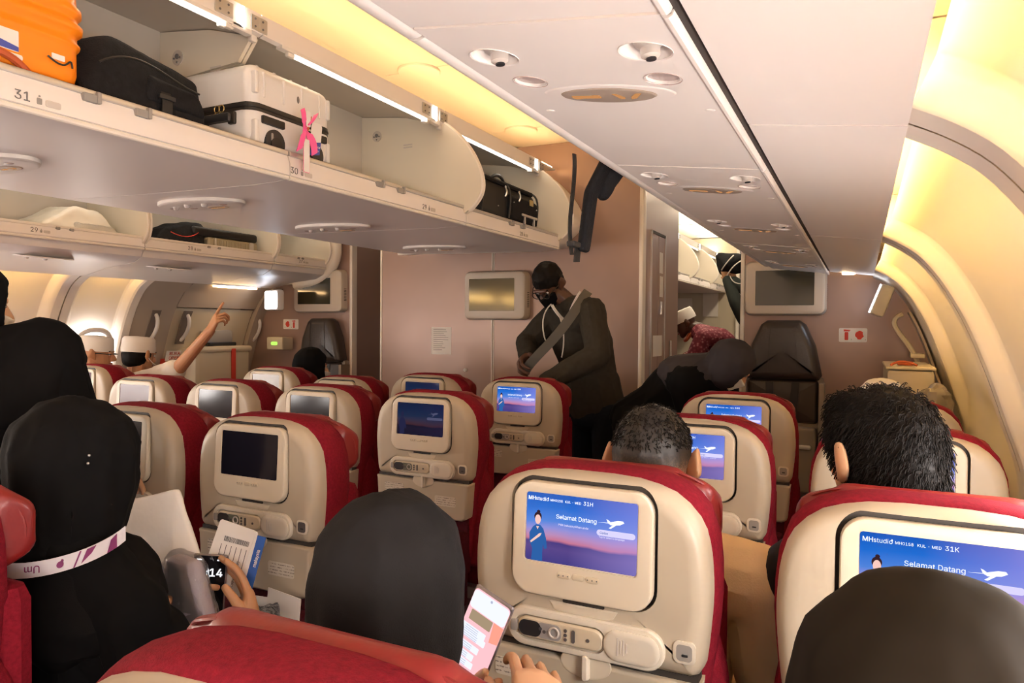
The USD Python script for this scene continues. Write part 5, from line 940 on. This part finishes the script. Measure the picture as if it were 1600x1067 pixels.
# --- C: standing woman at the left edge, one shoulder bulging behind B
J = J_seated(-2.03, 1.02, 1.515); J['pelvis'] = V(-2.0, 1.0, .93); J['waist'] = V(-1.98, 1.0, 1.03); J['chest'] = V(-1.96, 1.02, 1.17); J['shR'] = V(-1.84, 1.10, 1.265); J['elR'] = V(-1.80, 1.16, 1.04); J['wrR'] = V(-1.86, 1.30, .95); J['shL'] = V(-2.14, 1.0, 1.25)
for n, k in (('L', -1), ('R', 1)): J['hip'+n] = V(-2.0+k*.09, 1.0, .86); J['kn'+n] = V(-2.0+k*.09, .99, .48); J['an'+n] = V(-2.0+k*.09, .97, .09); J['to'+n] = V(-2.0+k*.1, 1.10, .045)
J['face'] = unit(V(.30, .95, -.1))
t, w = person('woman standing at the left edge in a black scarf and black robe', J, 'skinlight', s=.92, ears=False)
obj('robe', robe_mesh(J, g=.03, seed=11, amp=.010), M['robe'], t, smooth=True)
obj('scarf', scarf_mesh(J, std_scarf(J)+[[(J['shR']+V(-.02, 0, .0), .105), (J['chest']+V(.10, .03, .0), (.11, .11, .11)), (J['neck']+V(0, 0, -.02), .08)]], seed=12, amp=.006), M['hijab'], t, smooth=True)
obj('mask', tm(hull(np.vstack([ball(x, .006) for x in w([(-.05, .06, -.02), (.05, .06, -.02), (0, .11, -.03), (0, .09, -.10), (.04, .05, -.09), (-.04, .05, -.09)])]))), M['whitecloth'], t)
# --- D: brown-black scarf at the right bottom
J = J_seated(.052, .625, 1.178)
t, w = person('woman in a brown-black scarf in the right bottom corner', J, 'skinlight', s=.9, ears=False); obj('robe', robe_mesh(J, seed=14), M['robe'], t, smooth=True)
h = J['head']
obj('scarf', scarf_mesh(J, [[(h+V(0, -.012, .012), (.104, .122, .104)), (h+V(.0, -.016, -.07), (.112, .122, .09))], [(h+V(0, -.016, -.07), (.112, .122, .09)), (h+V(.0, -.02, -.18), (.115, .11, .08))], std_scarf(J)[2]], seed=15, amp=.004), M['hijabbrown'], t, smooth=True)
# --- E: the hooded man bending over the front centre seat
J = dict(head=(-1.553, 3.63, 1.585), neck=(-1.455, 3.71, 1.475), chest=(-1.40, 3.74, 1.29), waist=(-1.36, 3.80, 1.08), pelvis=(-1.33, 3.82, .90), shL=(-1.285, 3.60, 1.435), elL=(-1.215, 3.50, 1.21), wrL=(-1.43, 3.36, 1.075), shR=(-1.585, 3.80, 1.415), elR=(-1.715, 3.72, 1.26), wrR=(-1.625, 3.53, 1.195), hipL=(-1.25, 3.78, .87), hipR=(-1.41, 3.86, .87), knL=(-1.26, 3.80, .48), knR=(-1.42, 3.90, .48), anL=(-1.26, 3.83, .09), anR=(-1.42, 3.92, .09), toL=(-1.31, 3.74, .045), toR=(-1.48, 3.83, .045))
J = {k: V(*v) for k, v in J.items()}; J['face'] = unit(V(-.10, -.72, -.69))
hE = hand(J['wrR'], V(-.1, -.75, -.35), V(-.8, -.1, .5), 1, curl=(.6, .8, .5), s=1.05)+hand(J['wrL'], V(-.75, -.1, -.25), V(-.1, .2, .9), -1, curl=(.4, .6, .4), s=1.05)
t, w = person('man in a grey hoodie with glasses and black mask bending over a seat', J, 'skindark', hands=hE, show_face=False)
face(t, w, lips=False)
hm = hull(w(np.vstack([ball((0, -.018, .034), (.083, .100, .090)), ball((0, -.05, -.03), (.068, .06, .045))])))-hull(w(np.vstack([ball((0, .150, -.03), (.095, .085, .088)), ball((0, .15, -.2), (.12, .12, .1))])))
obj('hair', crumple(skinmesh([hm], .010, 4), .004, 60, 3), M['hair'], t, smooth=True)
obj('face_mask', tm(hull(np.vstack([ball(x, .007) for x in w([(-.058, .055, -.016), (.058, .055, -.016), (0, .116, -.020), (0, .100, -.075), (0, .07, -.108), (.045, .045, -.09), (-.045, .045, -.09)])]))), M['mask'], t, smooth=40)
obj('glasses', [mv(trimesh.creation.torus(.021, .0022, major_sections=20, minor_sections=6), (0, 0, 0), rx=90) for _ in (0,)] and [trimesh.Trimesh(w(mv(trimesh.creation.torus(.021, .0022, major_sections=20, minor_sections=6), (k*.031, .100, .004), rx=90).vertices), trimesh.creation.torus(.021, .0022, major_sections=20, minor_sections=6).faces) for k in (-1, 1)]+[tube(w([(k*.052, .098, .008), (k*.074, .04, .010), (k*.080, -.01, .008)]), .002, 6) for k in (-1, 1)]+[tube(w([(-.010, .102, .008), (.010, .102, .008)]), .002, 6)], M['glasses'], t)
ms = body_parts(J, g=.026, legs=False, waist=1.02)+[hull(np.vstack([ball(J['neck']+V(.03, .05, .0), (.085, .08, .045)), ball(J['neck']+V(.05, .09, -.05), (.10, .07, .07))])), hull(np.vstack([ball(J['pelvis']+V(0, 0, -.02), (.175, .135, .07)), ball(J['waist'], (.165, .135, .08))]))]
obj('hoodie', crumple(skinmesh(ms, .013, 6), .010, 13, 21, (1, 1, .6)), M['hoodie'], t, smooth=True)
obj('hood', crumple(skinmesh([hull(np.vstack([ball(J['neck']+V(.02, .07, .03), (.09, .05, .03)), ball(J['neck']+V(.06, .11, -.03), (.085, .04, .06)), ball(J['neck']+V(.10, .03, .0), .03), ball(J['neck']+V(-.08, .08, .0), .03)]))], .012, 6), .010, 18, 4), M['hoodie'], t, smooth=True)
obj('jeans', crumple(skinmesh(chain((J['pelvis'], (.17, .13, .09)), (J['pelvis']+V(0, 0, -.06), (.165, .13, .08)))+sum([chain((J['hip'+n], .098), (J['kn'+n], .072), (J['an'+n], .060)) for n in 'LR'], []), .018, 6), .006, 15, 22, (1, 1, .4)), M['jeans'], t, smooth=True)
each('shoe', [tm(hull(np.vstack([ball(J['an'+n]+V(0, 0, -.04), .045), ball(J['to'+n]+V(0, 0, .0), .042)]))) for n in 'LR'], M['dark'], t)
each('drawstring', [tube(spline([(-1.505, 3.565, 1.475), (-1.535, 3.535, 1.41), (-1.540, 3.54, 1.33), (-1.535, 3.56, 1.28)], 14), .004, 6), tube(spline([(-1.50, 3.555, 1.47), (-1.455, 3.57, 1.40), (-1.435, 3.575, 1.30), (-1.44, 3.56, 1.19)], 14), .004, 6)], M['cord'], t)
obj('shirt_collar', ribbon(spline([(-1.515, 3.60, 1.47), (-1.48, 3.585, 1.43), (-1.44, 3.60, 1.385)], 8), (.6, -.3, .6), .018, .004), M['cord'], t)
obj('lanyard', ribbon(spline([(-1.375, 3.66, 1.545), (-1.37, 3.575, 1.50), (-1.385, 3.54, 1.44), (-1.40, 3.545, 1.40)], 12), (.74, .32, -.5), .012, .003), M['lanwhite'], t)
obj('messenger_strap', ribbon(spline([(-1.36, 3.74, 1.545), (-1.335, 3.56, 1.485), (-1.375, 3.49, 1.39), (-1.45, 3.445, 1.28), (-1.55, 3.42, 1.17), (-1.60, 3.45, 1.12)], 24), unit(V(.74, .32, -.5)), .050, .004), M['strapgrey'], t, smooth=60)
# --- F: short-haired man in the nearest seat
J = J_seated(-.378, 1.44, 1.195); J['shL'] += V(-.03, 0, 0); J['shR'] += V(.040, 0, .01); J['elR'] += V(.03, 0, 0)
t, w = person('man with a short black fade haircut and tan jacket in the nearest seat', J, 'skinlight', s=1.02)
M['fade'] = usdkit.material(stage, f'{LOOKS}/faded_hair', {'tc': ('texture_coordinate', {}), 's': ('separate_xyz', {}), 'nz': ('noise_texture', dict(scale=260.0, detail=2.0)), 'm': ('math', dict(math_type='multiply_add', value2=.05, value3=-.025)), 'ad': ('math', dict(math_type='add')), 'mr': ('map_range', dict(from_min=1.05, from_max=1.115, clamp=True)), 'rp': ('rgb_ramp', {'ramp': [(0, (.46, .24, .13)), (.35, (.24, .13, .075)), (.7, (.05, .033, .022)), (1, (.014, .010, .008))]}), 'p': ('principled_bsdf', dict(roughness=.5))},
    [('tc.object', 's.vector'), ('tc.object', 'nz.vector'), ('nz.fac', 'm.value1'), ('s.z', 'ad.value1'), ('m.value', 'ad.value2'), ('ad.value', 'mr.value'), ('mr.result', 'rp.fac'), ('rp.color', 'p.base_color')], surface='p.BSDF')
hm = hull(w(np.vstack([ball((0, -.016, .030), (.0785, .0975, .090)), ball((0, -.045, -.05), (.066, .062, .05))])))-hull(w(np.vstack([ball((0, .15, -.02), (.1, .085, .1)), ball((0, .15, -.2), (.12, .12, .1))])))
hm = hm-union([hull(w(np.vstack([ball((k*.088, -.008, -.002), (.022, .026, .030))]))) for k in (-1, 1)])
hmesh = crumple(skinmesh([hm], .008, 5), .003, 70, 31); obj('hair', hmesh, M['fade'], t, smooth=True); strands('hair_strands', hmesh, 'hair', t, 5200, .007, 32, .5, keep=lambda p: p[:, 2] > J['head'][2]+.045)
obj('jacket', crumple(skinmesh(body_parts(J, g=.024)+[hull(np.vstack([ball(J['neck']+V(0, 0, -.035), (.075, .07, .02)), ball(J['neck']+V(0, 0, -.09), (.12, .09, .04))]))], .015, 6), .007, 10, 33), M['tan'], t, smooth=True)
# --- G: tousled hair, turned to the left
J = J_seated(.045, 1.43, 1.245, yaw=.75); J['shR'] = V(.165, 1.45, .985); J['shL'] = V(-.085, 1.42, .90); J['elL'] = V(-.075, 1.48, .66); J['head'] = V(.030, 1.43, 1.130)
t, w = person('man with tousled black hair in the window seat, head turned left', J, 'skinlight', s=1.03, roll=.08)
hm = hull(w(np.vstack([ball((0, -.016, .034), (.082, .100, .090)), ball((0, -.050, -.035), (.070, .064, .045)), ball((.01, .05, .078), (.055, .04, .035))])))-hull(w(np.vstack([ball((0, .155, -.02), (.1, .085, .085)), ball((0, .15, -.2), (.12, .12, .1))])))
hm = hm-union([hull(w(np.vstack([ball((k*.094, .004, -.012), (.034, .040, .042))]))) for k in (-1, 1)])
hmesh = crumple(skinmesh([hm], .008, 4), .010, 26, 35); obj('hair', hmesh, M['hair'], t, smooth=True); strands('hair_strands', hmesh, 'hair', t, 6500, .016, 36, .6, rad=.0006, swirl=.7)
obj('jacket', crumple(skinmesh(body_parts(J, g=.026)+[hull(np.vstack([ball(J['neck']+V(0, -.01, -.02), (.080, .075, .03)), ball(J['neck']+V(0, 0, -.09), (.12, .09, .04))])), hull(np.vstack([ball(J['shR']+V(.0, 0, .01), .078), ball(J['neck']+V(.05, 0, -.03), .06)]))], .015, 6), .007, 10, 37), M['blackjacket'], t, smooth=True)
# --- H: woman bending in the right aisle
J = dict(head=(-.515, 3.34, 1.195), neck=(-.625, 3.38, 1.165), chest=(-.74, 3.42, 1.08), waist=(-.86, 3.46, .98), pelvis=(-.97, 3.50, .90), shL=(-.70, 3.56, 1.12), elL=(-.60, 3.58, .92), wrL=(-.50, 3.48, .76), shR=(-.71, 3.26, 1.10), elR=(-.66, 3.30, .88), wrR=(-.55, 3.36, .74), hipL=(-.98, 3.58, .86), hipR=(-.98, 3.42, .86), knL=(-.95, 3.58, .48), knR=(-.95, 3.42, .48), anL=(-.99, 3.58, .09), anR=(-.99, 3.42, .09), toL=(-.87, 3.58, .045), toR=(-.87, 3.42, .045))
J = {k: V(*v) for k, v in J.items()}; J['face'] = unit(V(.62, .10, -.78))
t, w = person('woman in a slate grey scarf bending forward in the right aisle', J, 'skinlight', s=.88, ears=False)
obj('robe', robe_mesh(J, g=.03, seed=41, amp=.010, extra=[hull(np.vstack([ball(J['pelvis'], (.16, .19, .12))]+[ball(J['hip'+n], .125) for n in 'LR']+[ball(J['kn'+n], .105) for n in 'LR'])), hull(np.vstack([ball(J['kn'+n], .105) for n in 'LR']+[ball(J['an'+n]+V(0, 0, .03), .09) for n in 'LR']))]), M['robe'], t, smooth=True)
each('shoe', [tm(hull(np.vstack([ball(J['an'+n]+V(0, 0, -.035), .05), ball(J['to'+n], .042)]))) for n in 'LR'], M['dark'], t)
obj('scarf', scarf_mesh(J, [[(J['head']+V(-.01, 0, .012), (.112, .106, .106)), (J['head']+V(-.05, .01, -.03), (.10, .10, .09))], [(J['head']+V(-.05, .01, -.03), (.10, .10, .09)), (J['neck'], (.09, .10, .08))], [(J['neck'], (.09, .10, .08)), (J['shL'], .075), (J['shR'], .075), (J['chest']+V(-.03, 0, .06), (.12, .13, .09))]], seed=42, amp=.006), M['scarfgrey'], t, smooth=True)
obj('mask', tm(hull(np.vstack([ball(x, .006) for x in w([(-.05, .06, -.02), (.05, .06, -.02), (0, .115, -.03), (0, .09, -.10), (.04, .05, -.09), (-.04, .05, -.09)])]))), M['whitecloth'], t)
def songkok(t, w, tilt=0):
    rg = [np.c_[ell(a, b, 28, 0, -.014), np.full(28, z)] for z, a, b in ((.022, .084, .104), (.05, .0855, .1055), (.105, .081, .100), (.118, .072, .09), (.122, .04, .05))]
    m = loft(rg, (False, True)); m.vertices = w(m.vertices); obj('cap', m, M['cap'], t, smooth=40)
# --- I: red batik shirt in the forward cabin
J = dict(head=(-1.375, 6.22, 1.385), neck=(-1.26, 6.24, 1.345), chest=(-1.12, 6.26, 1.22), waist=(-1.0, 6.28, 1.06), pelvis=(-.92, 6.30, .92), shL=(-1.19, 6.09, 1.27), elL=(-1.28, 6.05, 1.05), wrL=(-1.40, 6.06, .95), shR=(-1.18, 6.42, 1.27), elR=(-1.26, 6.46, 1.05), wrR=(-1.38, 6.42, .95), hipL=(-.92, 6.22, .88), hipR=(-.92, 6.38, .88), knL=(-.93, 6.22, .48), knR=(-.93, 6.38, .48), anL=(-.90, 6.22, .09), anR=(-.90, 6.38, .09), toL=(-1.02, 6.22, .045), toR=(-1.02, 6.38, .045))
J = {k: V(*v) for k, v in J.items()}; J['face'] = unit(V(-.85, -.30, -.45))
t, w = person('man in a red batik shirt and white cap leaning in the forward cabin', J, 'skindark'); songkok(t, w)
obj('shirt', crumple(skinmesh(body_parts(J, g=.022, legs=False), .02, 6), .006, 10, 51), M['batik'], t, smooth=True); obj('trousers', skinmesh(chain((J['pelvis'], (.16, .13, .10)), (J['pelvis']+V(0, 0, -.06), (.16, .13, .08)))+sum([chain((J['hip'+n], .095), (J['kn'+n], .07), (J['an'+n], .055)) for n in 'LR'], []), .025, 4), M['jeans'], t, smooth=True)
obj('scarf_band', tube(spline(w([(-.07, .0, -.10), (0, -.06, -.09), (.07, 0, -.10), (0, .06, -.13), (-.07, 0, -.10)]), 20), .014, 6), M['orangestrap'], t)
# --- J: person reaching up to a bag in the forward cabin
J = dict(head=(-.80, 6.95, 1.60), neck=(-.80, 6.95, 1.46), chest=(-.80, 6.95, 1.28), waist=(-.80, 6.95, 1.08), pelvis=(-.80, 6.95, .93), shL=(-.965, 6.86, 1.44), elL=(-1.045, 6.80, 1.60), wrL=(-1.115, 6.80, 1.79), shR=(-.68, 7.0, 1.42), elR=(-.85, 6.85, 1.60), wrR=(-1.06, 6.82, 1.78), hipL=(-.88, 6.95, .88), hipR=(-.72, 6.95, .88), knL=(-.88, 6.95, .48), knR=(-.72, 6.95, .48), anL=(-.88, 6.97, .09), anR=(-.72, 6.97, .09), toL=(-.92, 6.87, .045), toR=(-.70, 6.87, .045))
J = {k: V(*v) for k, v in J.items()}; J['face'] = unit(V(-.9, -.2, .2)); hJ = hand(J['wrL'], V(-.25, 0, .95), V(.2, -.9, 0), -1, curl=(.5, .6, .4))+hand(J['wrR'], V(-.4, 0, .85), V(.2, -.9, 0), 1, curl=(.5, .6, .4))
t, w = person('person in dark green sleeves lifting a black backpack into the forward bin', J, 'skin', hands=hJ)
M['greensleeve'] = mat('dark_green_cloth', (.018, .024, .020), .85); obj('clothes', skinmesh(body_parts(J, g=.02), .022, 5), M['greensleeve'], t, smooth=True); obj('hair', skinmesh([hull(w(ball((0, -.02, .04), (.082, .1, .085))))-hull(w(ball((0, .14, -.03), (.1, .1, .1))))], .02, 3), M['hair'], t, smooth=True)
t = thing('backpack', 'black backpack being pushed into the forward overhead bin', 'bag', (-1.11, 6.80, 1.86)); obj('body', crumple(soft(hull(np.vstack([ball(p, .04) for p in ((-.06, .06, .02), (.09, .02, .03), (.10, -.02, .13), (-.08, .02, .15), (.0, -.05, .07))])), .02, 3), .012, 14, 9), M['blackcloth'], t, smooth=60)
each('strap', [tube(spline([(-.05, -.06, .02), (.0, -.10, .08), (.06, -.09, .15)], 10), .006, 6), tube(spline([(.0, -.05, -.03), (.06, -.08, .05), (.12, -.06, .10)], 10), .006, 6), tube(spline([(.02, -.03, -.03), (.08, -.05, -.10), (.14, -.04, -.10)], 10), .005, 6)], M['nozzle'], t)
# --- K, L: the two white-capped men on the left
J = J_seated(-4.075, 3.02, 1.262); J['shR'] = V(-3.86, 3.0, 1.02); J['elR'] = V(-3.70, 3.0, 1.085); J['wrR'] = V(-3.455, 3.02, 1.315)
hK = hand(J['wrR'], V(.55, .05, .84), V(-.35, -.9, .25), 1, per=[(.05, .08, .05), (.8, 1.1, .7), (.9, 1.2, .8), (.9, 1.2, .8)], thumb=(.2, .6), s=1.02)+hand(J['wrL'], V(0, 1, 0), V(0, 0, 1), -1)
t, w = person('man in a tall white cap raising his arm with a pointing finger', J, 'skin', hands=hK); songkok(t, w)
ms = body_parts(J, g=.022, arms=('L',))+chain((J['shR'], .080), (J['shR']+(J['elR']-J['shR'])*.75, .068)); obj('shirt', crumple(skinmesh(ms, .018, 6), .006, 10, 61), M['whitecloth'], t, smooth=True)
hm = hull(w(np.vstack([ball((0, -.02, .01), (.079, .098, .06)), ball((0, -.045, -.04), (.066, .062, .035))])))-hull(w(np.vstack([ball((0, .10, -.02), (.1, .10, .1))])))-hull(w(ball((0, 0, .11), (.2, .2, .085)))); obj('hair', skinmesh([hm], .012, 3), M['hair'], t, smooth=True)
obj('mask_strap', tube(spline(w([(.086, -.02, .012), (.094, .0, -.02), (.07, .06, -.05)]), 8), .003, 6), M['whitecloth'], t)
J = J_seated(-4.50, 3.03, 1.262, yaw=-.9)
t, w = person('man in a white cap and glasses beside the left cabin window', J, 'skin'); songkok(t, w); obj('shirt', skinmesh(body_parts(J, g=.02), .022, 5), M['whitecloth'], t, smooth=True)
obj('glasses', [tube(w([(k*.052, .098, .008), (k*.074, .04, .010), (k*.080, -.01, .008)]), .003, 6) for k in (-1, 1)]+[tube(w([(-.05, .104, .008), (.05, .104, .008)]), .003, 6)], M['glasses'], t)
# --- M, N: two more seated heads
J = J_seated(-2.965, 3.34, 1.212, yaw=-.7)
t, w = person('person with a black hood and pale mask in front of the left jumpseat', J, 'skinlight', s=.92, ears=False); obj('robe', robe_mesh(J, seed=71), M['robe'], t, smooth=True); obj('scarf', scarf_mesh(J, std_scarf(J), seed=72), M['hijab'], t, smooth=True)
obj('mask', tm(hull(np.vstack([ball(x, .006) for x in w([(-.05, .06, -.02), (.05, .06, -.02), (0, .115, -.03), (0, .09, -.10), (.04, .05, -.09), (-.04, .05, -.09)])]))), M['whitecloth'], t)
J = J_seated(.095, 3.06, 1.172); h = J['head']
t, w = person('person in a white pleated head covering in the front window seat', J, 'skin', s=.9, ears=False); obj('robe', robe_mesh(J, seed=74), M['whitecloth'], t, smooth=True)
obj('head_covering', scarf_mesh(J, [[(h+V(-.02, -.01, .012), (.105, .115, .104)), (h+V(.0, -.01, -.06), (.115, .12, .09))], [(h+V(.06, -.03, -.03), (.085, .09, .075)), (h+V(.05, -.02, -.10), (.09, .09, .08))], std_scarf(J)[2]], seed=75, amp=.008), M['whitecloth'], t, smooth=True)
# ================================================================ FORWARD CABIN beyond the aisle
root = None
for p in stage.GetPrimAtPath('/World').GetChildren():
    if p.GetName().startswith('overhead_bin') and p.GetCustomDataByKey('label') == bin_labels[0]: root = p
for k in range(4):
    lab = ('forward cabin centre bin nearest the lavatory block', 'forward cabin centre bin, second beyond the lavatory', 'forward cabin centre bin the black backpack goes into', 'forward cabin centre bin at the far end')[k]
    dup(root, (0, 5.90+1.127*k, 0), label=lab, group='forward cabin bins')
t = thing('ceiling_lamp', 'round ceiling lamps of the forward cabin aisle', 'lamp')
for y in (6.2, 7.4, 8.6): obj('lens', mv(plate(ell(.09, .30, 24), [(0, 0), (0, .01), (.01, .014)], 'd'), (-1.05, y, ZC-.002)), M['covefwd'], t)
lamp = thing('ceiling_wash_light', 'warm cove lamp on the forward cabin bins', 'lamp', group='ceiling cove lamps')
obj('lamp_tube', rbox(-1.845, -1.815, 5.4, 10, 2.372, 2.39, .008), M['covefwd'], lamp); obj('lamp_holder', box(-1.86, -1.80, 5.4, 10, 2.362, 2.372), M['white'], lamp, smooth=False)
pw = thing('wall_forward', 'cream and mauve partitions closing the forward cabin', 'wall', kind='structure')
obj('partition', box(-1.35, -.60, 9.85, 9.91, 0, ZC), M['mauve'], pw, smooth=False); obj('partition', box(-4.5, -1.50, 9.95, 10.01, 0, ZC), M['cream'], pw, smooth=False); obj('post', box(-1.50, -1.46, 9.83, 9.91, 0, ZC), M['trim'], pw, smooth=False)
each('frame', [box(-1.95, -1.75, 9.93, 9.95, 1.50, 1.86), box(-2.3, -2.1, 9.93, 9.95, 1.3, 1.75)], M['trim'], pw, smooth=False); obj('notice', box(-1.28, -1.16, 9.838, 9.85, 1.10, 1.32), M['paper'], pw, smooth=False)
t = dup(lit, (-1.50, 5.86, -.02), label='forward cabin seat back with a blue lit screen past the lavatory door', group='seats of the forward cabin')
dup(lit, (-1.50, 7.35, -.02), label='forward cabin seat back further ahead, past the batik shirt', group='seats of the forward cabin')
for k, (x, y, top) in enumerate(((-1.62, 8.35, 1.30), (-1.66, 9.15, 1.30))):
    J = J_seated(x, y, top)
    t, w = person(('small dark-haired passenger far in the forward cabin', 'passenger with a white mask strap far in the forward cabin')[k], J, 'skin', show_face=False)
    obj('hair', skinmesh([hull(w(np.vstack([ball((0, -.016, .030), (.082, .10, .092)), ball((0, -.045, -.03), (.068, .064, .05))])))-hull(w(ball((0, .15, -.02), (.1, .085, .1))))], .02, 3), M['hair'], t, smooth=True)
    obj('clothes', skinmesh(body_parts(J, g=.02), .025, 4), M[('blackjacket', 'whitecloth')[k]], t, smooth=True)
    dup(lit, (x, y-.34, -.02), label=f'far forward cabin seat behind the {("dark-haired", "masked")[k]} passenger', group='seats of the forward cabin')
